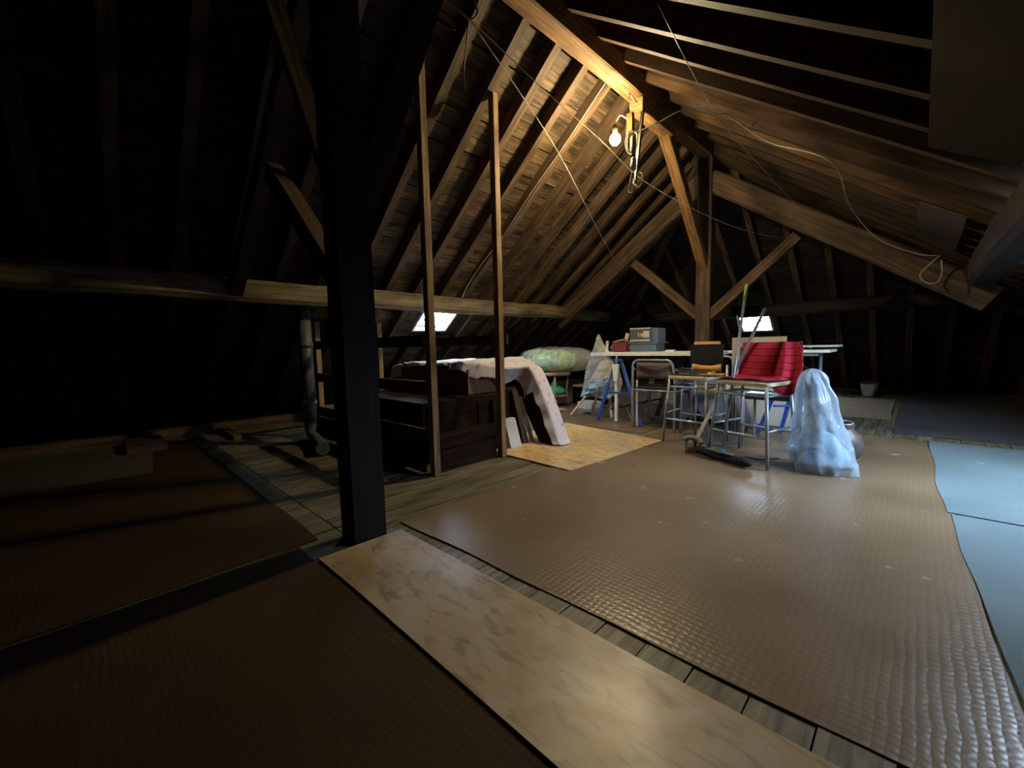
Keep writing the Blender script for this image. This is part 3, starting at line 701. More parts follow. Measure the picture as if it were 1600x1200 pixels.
# dust sheet
PR = [(-4.26, .62), (-4.20, .76), (-3.95, .79), (-3.5, .785), (-3.05, .80), (-2.92, .775), (-2.86, .73), (-2.80, .725), (-2.70, .735), (-2.66, .69), (-2.55, .49), (-2.45, .27), (-2.36, .05), (-2.33, .018)]
CL = [0]
for a, b in zip(PR[:-1], PR[1:]): CL.append(CL[-1] + math.hypot(b[0] - a[0], b[1] - a[1]))
def prof_at(t):
    s = t * CL[-1]
    for i in range(len(PR) - 1):
        if s <= CL[i + 1] or i == len(PR) - 2:
            q = (s - CL[i]) / (CL[i + 1] - CL[i]); return PR[i][0] + (PR[i + 1][0] - PR[i][0]) * q, PR[i][1] + (PR[i + 1][1] - PR[i][1]) * q, min(1, max(0, q)) + i
def sheetfn(u, v):
    x, z, k = prof_at(u)
    yn = 2.44 - .03 * sin(u * 40) if k < 4.2 else (2.44 + (3.01 - 2.44) * min(1, (k - 4.2) / 3.0))
    hang = .012 + .02 * sin(u * 31) if k < 3.6 else .03 + .26 * math.exp(-((k - 8.4) / 1.0) ** 2) + .10 * math.exp(-((k - 4.9) / .8) ** 2) + .12 * math.exp(-((k - 6.5) / .6) ** 2) + .015 * sin(k * 7)
    if k > 10.5: hang *= max(0, (13 - k) / 2.5)
    far = 3.30 - .15 * min(1, max(0, (k - 6) / 2))
    if v < .28:
        q = 1 - v / .28
        return (x - .06 * q * (k > 6), yn - .012 - .03 * q + .012 * sin(u * 60) * q, max(.016, z - hang * q) + .006)
    q = (v - .28) / .72; yy = yn + (far - yn) * q
    wr = (noise.noise(Vector((x * 5, yy * 5, z * 5))) * .02 if not 3.5 < k < 8.5 else .045 * abs(noise.noise(Vector((x * 6 + yy * 3, yy * 2, 1))))) + noise.noise(Vector((x * 13, yy * 8, 3))) * .008
    dz = (max(0, wr) + .008) * (1 if k < 8.6 else .3)
    dx = (max(0, wr) * 1.2 + .012) if k > 8.6 else 0
    return (x + dx, yy, z + dz)
tag(MB().grid(sheetfn, 110, 40).build('dust_sheet', 'floral', solid=.003), 'pale floral dust sheet draped over the stored chest and down to the plywood', 'sheet')

# ---------------------------------------------------------------- pipe at the left
pp = thing('drain_pipe', 'grey plastic pipe rising from the floor with an elbow at its foot', 'pipe', (-4.5, 1.5, 0))
MB().tube([(-4.40, 1.55, .14), (-4.40, 1.55, 1.42)], .062, 16).build('riser', 'pvc', pp)
MB().tube(smooth_path([(-4.40, 1.55, .24), (-4.38, 1.55, .12), (-4.28, 1.54, .075), (-4.1, 1.5, .07), (-3.78, 1.42, .07)]), .06, 16).build('elbow', 'pvc', pp)
for z in (.98, .40): MB().tube([(-4.40, 1.55, z), (-4.40, 1.55, z + .05)], .072, 16).build('collar', 'pvc', pp)
tag(MB().box(-6.0, -5.25, 1.05, 1.12, .0, .05).build('timber_offcut', 'paleTimber'), 'pale timber offcut lying at the dark eave', 'timber')
tag(MB().box(-5.9, -5.3, .2, .5, .0, .07).build('timber_offcut', 'timber'), 'short brown offcut on the floor near the grey mat', 'timber')

# ================================================================ TABLE GROUP
# white worktop on trestles
tb = thing('trestle_table', 'long white tabletop on a blue trestle and white leg', 'table', (-2.2, 4.7, 0))
MB().box(-2.93, -1.50, 4.40, 5.05, .800, .838).build('tabletop', 'white', tb)
MB().box(-2.75, -2.3, 4.44, 4.47, .765, .80).build('bracket', 'black', tb)
def ttube(pts, r, mat, par, nm='leg', n=8): return MB().tube(pts, r, n).build(nm, mat, par)
MB().bar((-2.573, 4.40, 0.012), (-2.573, 4.41, .60), .032, .03, up=(0, 1, 0)).build('leg', 'white', tb, 'white leg')
MB().bar((-2.573, 4.39, .50), (-2.573, 4.39, .70), .05, .02, up=(0, 1, 0), taper=1.7).build('leg_head', 'white', tb, 'white tapered leg head')
ttube([(-2.573, 4.41, .68), (-2.573, 4.41, .80)], .012, 'steel', tb, 'spindle')
tr = thing('trestle', 'blue steel trestle with splayed legs under the end of the white tabletop', 'trestle', (-2.6, 4.4, 0))
MB().bar((-2.80, 4.35, .012), (-2.60, 4.44, .74), .034, .022, up=(0, 1, 0)).build('leg', 'blue', tr)
MB().bar((-2.20, 4.30, .012), (-2.53, 4.44, .74), .034, .022, up=(0, 1, 0)).build('leg', 'blue', tr)
MB().bar((-2.70, 4.40, .36), (-2.37, 4.40, .36), .02, .025).build('crossbar', 'blue', tr)
MB().bar((-2.62, 4.44, .75), (-2.50, 4.44, .75), .04, .03).build('head', 'blue', tr)
MB().bar((-2.66, 4.42, .15), (-2.18, 4.75, .28), .015, .02).build('stay', 'black', tr)
MB().bar((-2.45, 4.85, .05), (-2.2, 4.7, .68), .025, .03, up=(0, 1, 0)).build('leg', 'steel', tr, 'grey leg')
tr2 = thing('trestle', 'brown and blue wooden trestle behind the grey armchair', 'trestle', (-2.1, 5.0, 0))
MB().bar((-2.32, 4.95, .03), (-2.12, 4.98, .72), .05, .03, up=(0, 1, 0)).build('leg', 'rafter', tr2)
MB().bar((-1.80, 4.95, .03), (-2.07, 4.98, .72), .05, .03, up=(0, 1, 0)).build('leg', 'blue', tr2)
MB().bar((-2.25, 4.98, .36), (-1.92, 4.98, .36), .03, .04).build('crossbar', 'rafter', tr2)
MB().bar((-2.2, 4.98, .73), (-2.0, 4.98, .73), .05, .05).build('head', 'rafter', tr2)
# second tabletop with raised far end
t2 = thing('trestle_table', 'pale grey tabletop behind the towel, its bare end sticking out', 'table', (-1.0, 5.1, 0))
MB().box(-1.48, -.60, 4.84, 5.35, .815, .84).build('tabletop', 'white', t2)
MB().box(-1.35, -.68, 4.80, 4.83, .785, .805).build('rail', 'steel', t2)
MB().box(-.95, -.55, 5.0, 5.3, .865, .882).build('glass_shelf', 'panelwhite', t2)
for xx in (-1.0, -.8): MB().box(xx, xx + .02, 5.1, 5.12, .84, .865).build('spacer', 'steel', t2)
for xx in (-1.42, -.72): MB().tube([(xx, 5.25, 0), (xx, 5.25, .815)], .016, 8).build('leg', 'steel', t2)
tr3 = thing('trestle', 'dark blue steel trestle behind the second bar stool', 'trestle', (-1.0, 4.6, 0))
MB().bar((-1.12, 4.62, .014), (-.88, 4.72, .78), .034, .02, up=(0, 1, 0)).build('leg', 'blue', tr3)
MB().bar((-.96, 4.80, .014), (-.80, 4.76, .78), .034, .02, up=(0, 1, 0)).build('leg', 'blue', tr3)
for z in (.30, .5): MB().bar((-1.03 + z * .1, 4.68, z), (-.90 + z * .1, 4.78, z), .02, .02).build('crossbar', 'blue', tr3)
# white low panels behind
tag(MB().box(-2.2, -1.62, 5.44, 5.46, 0.004, .42).build('low_screen', 'boxgrey'), 'dark grey low panel standing behind the grey armchair', 'panel')
tag(MB().box(-2.16, -.90, 5.06, 5.08, 0.004, .50).build('standing_board', 'panelwhite'), 'dusty white panel standing on edge behind the bar stools', 'panel')
tag(MB().box(-1.95, -1.0, 4.93, 4.985, 0.004, .05).build('black_batten', 'boxgrey'), 'dark batten at the foot of the dusty white panel', 'batten')
tag(MB().box(-2.0, -1.62, 4.66, 4.92, .60, .62).build('pale_board', 'cream'), 'pale board seen through the armchair behind its arm', 'board')
# cream board behind towel
tag(MB().box(-1.285, -.845, 4.33, 4.35, .50, .975).build('cream_board', 'cream'), 'tall cream board standing behind the red towel', 'board')

# armchair
ac = thing('armchair', 'chrome tube armchair with brown grey back, turned to the white table', 'chair', (-2.05, 4.45, 0))
x0, x1, yb, yf = -2.272, -1.80, 4.24, 4.66
def bend(P, r=.012, nm='frame', par=ac, mat='chrome'): return MB().tube(smooth_path(P, 5), r, 8).build(nm, mat, par)
MB().tube([(x0, yb, .012), (x0, yb, .5), (x0, yb, .68)] + arc((x0 + .07, yb, .69), .07, pi, pi / 2, 6, (1, 0, 0), (0, 0, 1)) +
          arc((x1 - .09, yb, .69), .07, pi / 2, 0, 6, (1, 0, 0), (0, 0, 1)) + [(x1, yb, .60), (x1 + .005, yb, .42), (x1, yb, .012)], .0125, 8).build('back_frame', 'chrome', ac)
def backfn(u, v): 
    x = x0 + .03 + (x1 - x0 - .075) * u; z = .555 + .175 * v
    return (x, yb + .03 + .03 * sin(pi * u), z)
MB().grid(backfn, 12, 4).build('backrest', 'brownvinyl', ac, solid=.022)
MB().bar((x0 + .02, (yb + yf) / 2, .455), (x1 - .02, (yb + yf) / 2, .455), yf - yb - .02, .03, cham=.008).build('seat', 'black', ac)
MB().tube([(x0 + .01, yb + .01, .43), (x1, yb + .01, .43), (x1, yf, .43), (x0 + .01, yf, .43), (x0 + .01, yb + .01, .43)], .009, 8).build('seat_frame', 'chrome', ac)
MB().tube([(x0, yf, .012), (x0, yf, .62), (x0, yf - .05, .645), (x0, yb + .02, .66)], .011, 8).build('leg', 'chrome', ac)
MB().tube([(x1, yf, .012), (x1, yf, .60), (x1, yf - .05, .635), (x1, yb + .02, .66)], .011, 8).build('leg', 'chrome', ac)
MB().bar((x1 + .005, yb + .04, .668), (x1 + .02, yf - .02, .645), .045, .022, cham=.006).build('armrest', 'black', ac)
MB().bar((x0, yb + .04, .668), (x0, yf - .02, .645), .045, .022, cham=.006).build('armrest', 'black', ac)
# white strip fixed behind its leg
MB().box(x0 + .035, x0 + .05, yb + .01, yb + .025, .02, .54).build('splint', 'white', ac, 'thin white strip')

# bar stools
def stool(nm, corners, z, lab, rail=.23, edge='seatedge'):
    """corners: near-left, near-right, far-right, far-left foot points"""
    c = sum((Vector((*p, 0)) for p in corners), Vector()) / 4
    s = thing(nm, lab, 'stool', tuple(c))
    tops = []
    for p in corners:
        f = Vector((*p, 0)); t = c + (f - c) * .80 + Vector((0, 0, z - .02)); tops.append(t)
        lg = MB().tube([f + Vector((0, 0, .012)), t], .0125, 8).build('leg', 'steel', s)
        MB().tube([f + Vector((0, 0, .004)), f + Vector((0, 0, .02))], .016, 8).build('rubber_foot', 'black', lg)
    for i in range(4):
        a, b = corners[i], corners[(i + 1) % 4]
        h = rail + (.05 if i % 2 else 0)
        k = 1 - .2 * h / z
        A = c + (Vector((*a, 0)) - c) * k + Vector((0, 0, h)); Bq = c + (Vector((*b, 0)) - c) * k + Vector((0, 0, h))
        MB().tube([A, Bq], .009, 8).build('footrail', 'chrome', s)
        k = 1 - .2 * (z - .09) / z
        A = c + (Vector((*a, 0)) - c) * k + Vector((0, 0, z - .09)); Bq = c + (Vector((*b, 0)) - c) * k + Vector((0, 0, z - .09))
        MB().tube([A, Bq], .008, 8).build('stretcher', 'steel', s)
    # seat: rounded slab
    P = [t + (t - c - Vector((0, 0, z - .02))) * .12 for t in tops]
    mb = MB()
    def rim(zz, k): 
        out = []
        for i in range(4):
            q0, q1, q2 = P[i - 1], P[i], P[(i + 1) % 4]
            for a in (0, .25, .5, .75, 1):
                e0 = q1 + (q0 - q1) * .14; e2 = q1 + (q2 - q1) * .14
                v = e0 * (1 - a) ** 2 + q1 * 2 * a * (1 - a) + e2 * a * a
                v = c + (v - c) * k; out.append((v.x, v.y, zz))
        return out
    R = [rim(z - .02, .97), rim(z - .014, 1), rim(z + .004, 1), rim(z + .01, .97)]
    n = len(R[0])
    for k in range(3):
        for i in range(n): mb.quad([R[k][i], R[k][(i + 1) % n], R[k + 1][(i + 1) % n], R[k + 1][i]])
    mb.quad(list(reversed(R[0]))); mb.build('seat_edge', edge, s)
    top = MB(); r0, r1 = rim(z + .010, .965), rim(z + .017, .93)
    for i in range(n): top.quad([r0[i], r0[(i + 1) % n], r1[(i + 1) % n], r1[i]], smooth=True)
    top.quad(r1); top.quad(list(reversed(r0))); top.build('seat', 'black', s)
    return s
stool('bar_stool', [(-1.715, 3.79), (-1.28, 3.72), (-1.24, 4.13), (-1.72, 4.20)], .625, 'tubular bar stool with a book lying on it, right of the armchair')
stool('bar_stool', [(-1.215, 3.55), (-.745, 3.37), (-.64, 3.78), (-1.09, 3.93)], .625, 'tubular bar stool holding the hem of the red towel')

# wooden chair with black back, behind the first stool
wc = thing('side_chair', 'chair with a black back panel and yellow wood rails behind the first stool', 'chair', (-1.47, 4.3, 0))
MB().box(-1.635, -1.33, 4.22, 4.235, .72, .915).build('backrest', 'black', wc)
MB().box(-1.60, -1.36, 4.215, 4.24, .917, .945).build('top_rail', 'orange', wc)
def yb_(u, v):
    return (-1.60 + .26 * u, 4.19 + .03 * sin(pi * u), .655 + (.075 - .02 * sin(pi * u)) * v)
MB().grid(yb_, 10, 2).build('lower_rail', 'yellow', wc, solid=.012)
MB().box(-1.60, -1.27, 4.22, 4.55, .47, .49).build('seat', 'yellow', wc)
for xx, yy in ((-1.585, 4.25), (-1.30, 4.25), (-1.585, 4.52), (-1.30, 4.52)):
    MB().tube([(xx, yy, 0), (xx, yy, .72 if yy < 4.3 else .48)], .011, 8).build('leg', 'chrome', wc)
# open book / folder on first stool
bk = thing('folder', 'black open folder lying on the first bar stool', 'folder', (-1.5, 3.95, .645))
MB().bar((-1.66, 3.95, .668), (-1.40, 4.02, .655), .22, .008).build('cover', 'black', bk)
MB().bar((-1.62, 3.95, .655), (-1.38, 4.02, .648), .2, .006).build('pages', 'cream', bk)
tag(MB().box(-1.42, -1.24, 3.86, 4.06, .645, .652).build('yellow_board', 'yellow'), 'thin yellow board under the folder on the stool', 'board')

# second tubular armchair half hidden between stool and towel
a2 = thing('tube_chair', 'chrome tube chair seen between the black back panel and the cream board', 'chair', (-1.4, 4.6, 0))
for xx in (-1.77, -1.285):
    pass
MB().tube([(-1.72, 4.50, 0.012), (-1.72, 4.50, .73)] + arc((-1.66, 4.50, .73), .06, pi, pi / 2, 5, (1, 0, 0), (0, 0, 1)) + arc((-1.38, 4.50, .73), .06, pi / 2, 0, 5, (1, 0, 0), (0, 0, 1)) + [(-1.32, 4.50, .012)], .011, 8).build('back_frame', 'chrome', a2)
MB().box(-1.70, -1.34, 4.56, 4.90, .43, .46).build('seat', 'black', a2)
for xx in (-1.70, -1.34): MB().tube([(xx, 4.89, .012), (xx, 4.89, .44)], .011, 8).build('leg', 'chrome', a2)

# black chair carrying the towel
bc = thing('side_chair', 'dark padded chair under the red towel behind the second stool', 'chair', (-.95, 4.0, 0))
MB().grid(lambda u, v: (-1.13 + .42 * u, 4.03 + .03 * sin(pi * u), .58 + .31 * v), 8, 6).build('backrest', 'black', bc, solid=.03)
MB().box(-1.12, -.70, 4.06, 4.44, .43, .47).build('seat', 'black', bc)
for xx in (-1.10, -.72):
    MB().tube([(xx, 4.06, .012), (xx, 4.05, .85)], .011, 8).build('leg', 'chrome', bc)
    MB().tube([(xx, 4.42, .012), (xx, 4.42, .44)], .011, 8).build('leg', 'chrome', bc)

# towel
def towelfn(u, v):
    # u across 0..1 (left to right), v from hem on stool (0) up over the chair back (1) and down behind (1.3)
    vv = v * 1.18
    x = -1.10 + .42 * u
    if vv < .30:          # lying on the stool and hanging a little off its right side
        q = vv / .30
        x = -1.16 + (.44 + .03 * q) * u + .02 * q; yy = 3.62 + .30 * q - .10 * u; z = .650 + .004 * sin(u * 14)
        if u > .86: z -= (u - .86) * 1.3 * (1 - q * .3); x += .0
    elif vv < 1.0:
        q = (vv - .30) / .70
        yy = 3.92 + .07 * q - .10 * u * (1 - q) + .02 * sin(u * 11 + 1) * (1 - .4 * q); z = .655 + .27 * q
        x = -1.115 + .44 * u + .015 * q
        if u > .70: # loose fold at the right falling lower and outwards
            f = (u - .70) / .30
            z -= f * (1 - q) * .12; x += .05 * f * sin(pi * q) + .01; yy -= .05 * f * (1 - q)
        z -= .012 * u * sin(q * pi)
    else:
        q = (vv - 1.0) / .18
        yy = 3.99 + .11 * min(1, q * 1.4); z = .925 - .10 * q * q + .012 * sin(pi * min(1, q * 1.4)); x = -1.10 + .42 * u
    if u > .66 and vv < 1.0:
        f = min(1, (u - .66) / .14); f = f * f * (3 - 2 * f); g = (u - .66) / .34; q = vv
        tx = (-.80 + .17 * g) * (1 - q) + (-.83 + .14 * g) * q + .03 * sin(pi * q) * g
        ty = 3.60 * (1 - q) + 3.97 * q - .045 * sin(g * 2 * pi) * (1 - .4 * q)
        zb = .66 - .13 * sin(pi * min(1, g * .8)) ; tz = zb * (1 - q) + .925 * q
        x, yy, z = x + (tx - x) * f, yy + (ty - yy) * f, z + (tz - z) * f
    n = noise.noise(Vector((x * 7, z * 4, 1.5)))
    return (x, yy + n * .022 * (vv > .3), z + .004 * noise.noise(Vector((x * 20, yy * 20, z * 9))))
tag(MB().grid(towelfn, 44, 50).build('towel', 'towel', solid=.006), 'red towel with dark stripes draped over a chair back onto the stool', 'towel')
tag(MB().bar((-1.145, 3.93, .66), (-.935, 3.98, 1.21), .022, .012, up=(0, 1, 0)).build('flat_stick', 'steel'), 'flat dark stick leaning upright in front of the towel', 'stick')
tag(MB().tube([(-1.20, 4.28, .98), (-1.24, 4.30, 1.18)], .006, 6).build('thin_rod', 'chrome'), 'thin pale rod standing up from the cream board', 'rod')

# mop and brush
mop = thing('floor_mop', 'floor mop with steel pole, lime grip and long black head', 'mop', (-1.08, 3.45, 0))
A, Bv = Vector((-1.075, 3.46, .10)), Vector((-1.056, 3.9, 1.41))
MB().tube([A, A + (Bv - A) * .90], .011, 10).build('pole', 'steel', mop)
MB().tube([A + (Bv - A) * .90, Bv - (Bv - A) * .01, Bv], [.013, .0135, .010], 10).build('grip', 'green', mop)
MB().tube([A - (Bv - A) * .045, A + (Bv - A) * .0], [.022, .016], 10).build('socket', 'cyan', mop)
pts = smooth_path([(-1.30, 3.50, .05), (-1.24, 3.47, .058), (-1.12, 3.43, .040), (-1.02, 3.41, .038), (-.93, 3.37, .046), (-.84, 3.33, .045)], 5)
rad = []
for i in range(len(pts)):
    t = i / (len(pts) - 1); rad.append(.034 * (.35 + .65 * min(1, 7 * t, 7 * (1 - t))) * (1 + .25 * cos(t * 2 * pi)))
MB().tube(pts, rad, 12).build('head', 'mophead', mop)
MB().bar((-1.20, 3.46, .082), (-.98, 3.40, .078), .05, .008).build('plate', 'pvc', mop)
br = thing('scrubbing_brush', 'short handled brush standing on its grey bristles beside the mop head', 'brush', (-1.33, 3.54, 0))
MB().bar((-1.315, 3.56, .13), (-1.19, 3.78, .55), .03, .016, up=(0, 1, 0), taper=.8).build('handle', 'panelwhite', br)
MB().tube(smooth_path([(-1.40, 3.53, .115), (-1.36, 3.53, .135), (-1.30, 3.53, .13), (-1.26, 3.52, .10)]), [.026] * 19, 10).build('head', 'bristle', br)
MB().lathe([(.052, .0), (.050, .05), (.042, .12)], (-1.35, 3.53, .004), 14, wob=.01, ws=30, sy=.6).build('bristles', 'bristle', br)

# plastic sack
sk = thing('plastic_sack', 'big bluish clear plastic sack sagging against the second stool', 'bag', (-.48, 3.6, 0))
def sackfn(u, v):
    a = 2 * pi * u; h = v
    r = .200 - .120 * max(0, h - .12) ** 1.15 / .88 ** 1.15
    if h < .10: r *= .80 + 2 * h
    z = .006 + .735 * h
    cx = -.462 - .075 * h; cy = 3.60 - .02 * h
    fold = .009 * sin(a * 5 + 3 * h + 2 * noise.noise(Vector((cos(a), sin(a), z * 3)))) * (.4 + h) + .005 * sin(a * 11 - 4 * h)
    q = Vector((cos(a) * (r + fold), sin(a) * (r + fold) * .85, z))
    c = q * 6 + Vector((3, 1, 0))
    cr = 0
    for (ka, kz, ph, am) in ((2, 1.3, .2, .016), (-3, 1.6, .5, .014), (5, -1.2, .1, .009), (1, 3.4, .7, .010), (-7, 2.2, .3, .005), (4, 4.6, .9, .005)):
        w_ = noise.noise(c * .8 + Vector((ph * 9, 0, 0))) * .8
        t_ = (ka * u + kz * z + ph + w_ * .5) % 1.0
        cr += am * abs(2 * t_ - 1)
    q.x -= cos(a) * (cr - .02); q.y -= sin(a) * (cr - .02)
    n = (abs(noise.noise(c)) - .2) * .012
    q.x -= cos(a) * n; q.y -= sin(a) * n
    if v > .86:
        e = (v - .86) / .14; q.x *= sqrt(max(0, 1 - e * e)); q.y *= sqrt(max(0, 1 - e * e)); q.x += .05 * sin(a) * e * (1 - e)
    if v < .12: q.x += .05 * (.12 - v) / .12 * max(0, cos(a * 3)) * cos(a)
    return (cx + q.x, cy + q.y, max(.008, q.z))
MB().grid(sackfn, 120, 90).build('sack', 'bluefilm', sk)
MB().lathe([(.001, 0.02), (.11, .03), (.135, .10), (.10, .20), (.05, .28), (.001, .30)], (-.45, 3.60, 0), 20, wob=.05, ws=7, seed=3).build('contents', 'bluefill', sk)
# jug behind the sack
jg = thing('round_jug', 'round dull brown jug on the floor behind the plastic sack', 'jug', (-.37, 4.0, 0))
MB().lathe([(.001, .006), (.07, .006), (.115, .07), (.125, .14), (.10, .21), (.06, .25), (.055, .275), (.065, .285), (.052, .285), (.045, .26), (.001, .255)], (-.385, 4.03, 0), 24).build('body', 'glassware', jg)
MB().tube(arc((-.385, 4.03, .30), .05, 0, 2 * pi, 16, (1, 0, 0), (0, 1, .15))[:-1], .006, 6, closed=True).build('rim', 'chrome', jg)
wire('coil of pale blue tape on the floor under the second stool', [(-1.3, 3.75, .03), (-1.2, 3.8, .05), (-1.05, 3.85, .09)], .008, 'cartonblue', 'tape_strip', cat='tape')
wire('short pale blue strap end lying beside the stool foot', [(-.98, 3.66, .012), (-.85, 3.66, .012), (-.74, 3.70, .03)], .008, 'cartonblue', 'strap', cat='strap')
tag(MB().lathe([(.10, .006), (.12, .12), (.10, .3), (.05, .40), (.001, .41)], (-1.34, 4.72, 0), 18, wob=.05, ws=8, seed=9).build('plastic_bag', 'plumbag'), 'crumpled purple grey bag on the floor between the stools', 'bag')

# things on the white table
tag(MB().lathe([(.10, 0), (.13, .05), (.11, .11), (.04, .14), (.001, .14)], (-3.0 + .28, 4.86, .840), 16, wob=.04, ws=9, seed=2, sx=1.3).build('cloth_bundle', 'plumbag'), 'grey cloth bundle on the white table next to the red carton', 'bundle')
rc = thing('red_carton', 'torn red carton on the white table beside the stacked boxes', 'box', (-2.70, 4.75, .839))
MB().bar((-2.79, 4.75, .91), (-2.61, 4.75, .90), .12, .13, cham=.01, taper=.85).build('carton', 'red', rc)
MB().bar((-2.80, 4.75, .965), (-2.63, 4.74, .995), .10, .008).build('flap', 'cream', rc)
b1 = thing('storage_box', 'grey carton printed with white letters, topmost on the white table', 'box', (-2.45, 4.9, .95))
MB().box(-2.60, -2.33, 4.78, 5.03, .955, 1.13).build('carton', 'boxgrey', b1)
MB().box(-2.60, -2.33, 4.775, 4.78, .965, .985).build('stripe', 'printwhite', b1)
MB().box(-2.60, -2.33, 4.775, 4.78, 1.115, 1.13).build('stripe', 'printwhite', b1)
MB().box(-2.42, -2.345, 4.774, 4.78, 1.01, 1.09).build('label_patch', 'printwhite', b1)
lt = MB()
lt.box(-2.485, -2.477, 4.773, 4.78, 1.02, 1.06); lt.box(-2.495, -2.467, 4.773, 4.78, 1.055, 1.063)
lt.box(-2.455, -2.447, 4.773, 4.78, 1.02, 1.06); lt.box(-2.435, -2.427, 4.773, 4.78, 1.02, 1.06); lt.box(-2.452, -2.43, 4.773, 4.78, 1.048, 1.058)
lt.build('lettering', 'white', b1)
MB().box(-2.33, -2.25, 4.80, 5.02, .955, 1.12).build('side_sleeve', 'cartonblue', b1)
b2 = thing('storage_box', 'bluish plastic box with a wider lid under the printed carton', 'box', (-2.45, 4.9, .84))
MB().bar((-2.43, 4.90, .839), (-2.43, 4.90, .935), .34, .26, up=(0, 1, 0), cham=.01).build('box', 'cartonblue', b2)
MB().box(-2.62, -2.22, 4.76, 5.04, .936, .954).build('lid', 'cartonblue', b2)
tag(MB().box(-2.02, -1.92, 4.5, 4.56, .839, .862).build('paper_packet', 'white'), 'small white packet on the table edge near the black chair back', 'packet')
tag(MB().bar((-2.92, 5.2, .86), (-2.86, 5.2, 1.08), .05, .02, up=(0, 1, 0)).build('wooden_stick', 'cream'), 'yellow slat standing behind the hanging clear bag', 'slat')

# clear bag hanging at the end of the table
hb = thing('clear_bag', 'clear plastic bag with blue contents hanging at the table end', 'bag', (-2.98, 4.45, .25))
OUT = [(1.06, -2.86, -2.84), (.95, -2.91, -2.78), (.86, -2.94, -2.70), (.75, -2.99, -2.60), (.62, -3.05, -2.56), (.48, -3.07, -2.52), (.36, -3.10, -2.56), (.27, -3.13, -2.72)]
def bagfn(side):
    def fn(u, v):
        t = v * (len(OUT) - 1); i = min(int(t), len(OUT) - 2); q = t - i
        z, a, b = [OUT[i][k] * (1 - q) + OUT[i + 1][k] * q for k in range(3)]
        x = a + (b - a) * u; th = .11 * sin(pi * u) * sin(pi * min(1, v * .9 + .08))
        n = noise.noise(Vector((x * 9, z * 7, side))) * .03 + noise.noise(Vector((x * 22, z * 18, side))) * .012
        return (x, 4.46 + side * th + n * sin(pi * u), z + .02 * noise.noise(Vector((x * 6, 1, side))))
    return fn
mb = MB(); mb.grid(bagfn(-.9), 24, 36); mb.grid(bagfn(.9), 24, 36); mb.build('film', 'film', hb)
MB().grid(lambda u, v: (-3.10 + .14 * v + (.36 - .10 * v) * u, 4.46 - .05 * sin(pi * u) * sin(pi * (.1 + .8 * v)) + .02 * noise.noise(Vector((u * 5, v * 6, 1))), .29 + .20 * v + .05 * u + .015 * sin(v * 30)), 16, 16).build('contents', 'bluefill', hb, 'pale blue folded cloth', solid=.03)
MB().grid(lambda u, v: (-2.98 + .16 * v + (.30 - .1 * v) * u, 4.47 - .04 * sin(pi * u) + .02 * noise.noise(Vector((u * 4, v * 6, 7))), .50 + .24 * v), 14, 12).build('contents', 'cream', hb, solid=.02)
# wooden tripod under it
es = thing('wooden_easel', 'folded wooden easel with splayed thin legs behind the clear bag', 'easel', (-3.0, 4.6, 0))
for p in ((-3.28, 4.45), (-2.72, 4.55), (-3.22, 4.85), (-2.55, 4.70)):
    MB().bar((p[0], p[1], .012), (-2.88, 4.68, .60), .024, .02, up=(0, 1, 0)).build('leg', 'cream' if p[1] < 4.6 else 'stud', es)
MB().bar((-2.90, 4.68, .58), (-2.86, 4.68, .98), .03, .02, up=(0, 1, 0)).build('mast', 'cream', es)
tag(MB().lathe([(.05, 0), (.055, .006), (.03, .01)], (-3.22, 4.75, .004), 14).build('black_disc', 'black'), 'small black disc lying on the floor by the easel', 'disc')

# stool with the green bag
cs = thing('cane_stool', 'round pink cane stool with a lower ring shelf', 'stool', (-4.02, 5.05, 0))
C0 = Vector((-4.02, 5.05, 0))
MB().lathe([(.20, .475), (.235, .485), (.24, .51), (.225, .53), (.001, .535)], C0, 26).build('seat', 'cane', cs)
for k in range(4):
    a = k * pi / 2 - .9
    MB().tube([C0 + Vector((cos(a) * .21, sin(a) * .21, .012)), C0 + Vector((cos(a) * .175, sin(a) * .175, .25)), C0 + Vector((cos(a) * .20, sin(a) * .20, .49))], .014, 8).build('leg', 'cane', cs)
    b = a + pi / 2
    P = [C0 + Vector((cos(a) * .19, sin(a) * .19, .06)), C0 + Vector((cos((a + b) / 2) * .12, sin((a + b) / 2) * .12, .145)), C0 + Vector((cos(b) * .19, sin(b) * .19, .06))]
    MB().tube(smooth_path(P), .008, 6).build('bow', 'cane', cs)
MB().tube(arc(C0 + Vector((0, 0, .17)), .19, 0, 2 * pi, 24, (1, 0, 0), (0, 1, 0))[:-1], .010, 8, closed=True).build('ring', 'cane', cs)
MB().lathe([(.001, .160), (.185, .160), (.185, .172), (.001, .172)], C0, 20).build('shelf', 'cane', cs)
tag(MB().lathe([(.001, 0), (.13, .01), (.155, .05), (.13, .10), (.06, .14), (.03, .22), (.001, .27)], C0 + Vector((-.01, 0, .175)), 20, wob=.045, ws=8, seed=1).build('plastic_bag', 'emerald'), 'emerald green bag on the lower shelf of the cane stool', 'bag')

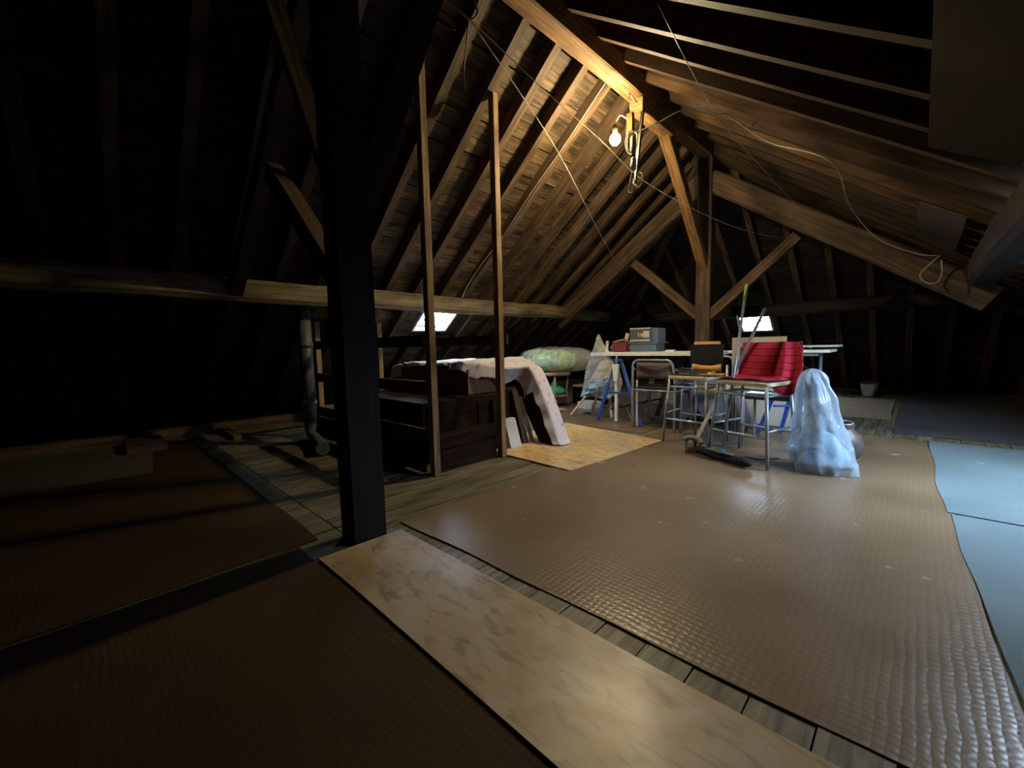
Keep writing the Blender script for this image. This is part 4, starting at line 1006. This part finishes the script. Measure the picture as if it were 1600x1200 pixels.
def pillow(c, rx, ry, rz, seed, wob=.07, rot=0.0, n=40):
    c = Vector(c); R = Matrix.Rotation(rot, 3, 'Z')
    def fn(u, v):
        a = 2 * pi * u; b = -pi / 2 + pi * v
        q = Vector((math.copysign(abs(cos(b)) ** .7, 1) * cos(a), abs(cos(b)) ** .7 * sin(a), math.copysign(abs(sin(b)) ** .85, sin(b))))
        e = q.copy(); q = Vector((q.x * rx, q.y * ry, q.z * rz))
        nn = noise.noise_vector(q * 4.5 + Vector((seed, 0, 0))) * wob + noise.noise_vector(q * 11 + Vector((0, seed, 0))) * wob * .35
        nn.z *= .7 if q.z > 0 else .1
        q = R @ (q + nn)
        return c + q
    return fn
gb = thing('green_bag', 'big clear bag packed with green fabric lying on the cane stool', 'bag', (-4.0, 5.05, .54))
MB().grid(pillow((-4.13, 5.02, .715), .47, .26, .172, 2, .035, rot=.1), 40, 24).build('contents', 'greenfill', gb)
MB().grid(pillow((-3.98, 5.03, .725), .64, .30, .190, 6, .035, rot=.1), 48, 28).build('film', 'film', gb)
MB().tube([(-4.60, 4.95, .66), (-4.68, 4.94, .64), (-4.72, 4.93, .65)], [.03, .012, .03], 8).build('tied_end', 'film', gb)
# boxes behind
tag(MB().box(-3.98, -3.45, 5.45, 5.85, .004, .27).build('wooden_crate', 'cabinet'), 'dark brown crate on the floor behind the cane stool', 'crate')
tag(MB().box(-3.95, -3.40, 5.42, 5.82, .272, .30).build('pale_board', 'panelwhite'), 'pale flat board on top of the dark brown crate', 'board')
tag(MB().bar((-3.75, 5.5, .30), (-3.55, 5.5, .40), .18, .03).build('folded_card', 'cardboard'), 'tilted scrap of card on the pale flat board', 'card')
tag(MB().box(-3.60, -3.35, 5.05, 5.3, .004, .10).build('white_carton', 'panelwhite'), 'small low white carton near the dark brown crate', 'box')
tag(MB().lathe([(.001, 0), (.10, 0), (.11, .01), (.06, .022), (.001, .02)], (-3.72, 4.72, .004), 16, wob=.03, ws=14, sx=1.5).build('red_cloth', 'cane'), 'flat pinkish red rag on the floor by the cane stool', 'rag')
# bucket at the far hip
bu = thing('bucket', 'small grey bucket far back at the foot of the hipped slope', 'bucket', (-.55, 8.7, 0))
MB().lathe([(.001, .01), (.085, .01), (.115, .20), (.12, .205), (.11, .2), (.08, .02), (.001, .02)], (-.55, 8.75, 0), 20).build('body', 'panelwhite', bu)
MB().tube(arc((-.55, 8.75, .20), .115, 0, pi, 12, (1, 0, 0), (0, -.9, .4)), .004, 6).build('handle', 'steel', bu)
# black wires bundle at table end right
wire('black tangled cable hanging beside the second stool', [(-.75, 4.2, .80), (-.68, 4.15, .72), (-.62, 4.1, .68), (-.66, 4.1, .60), (-.60, 4.05, .55)], .012, 'black', 'cable_tangle')
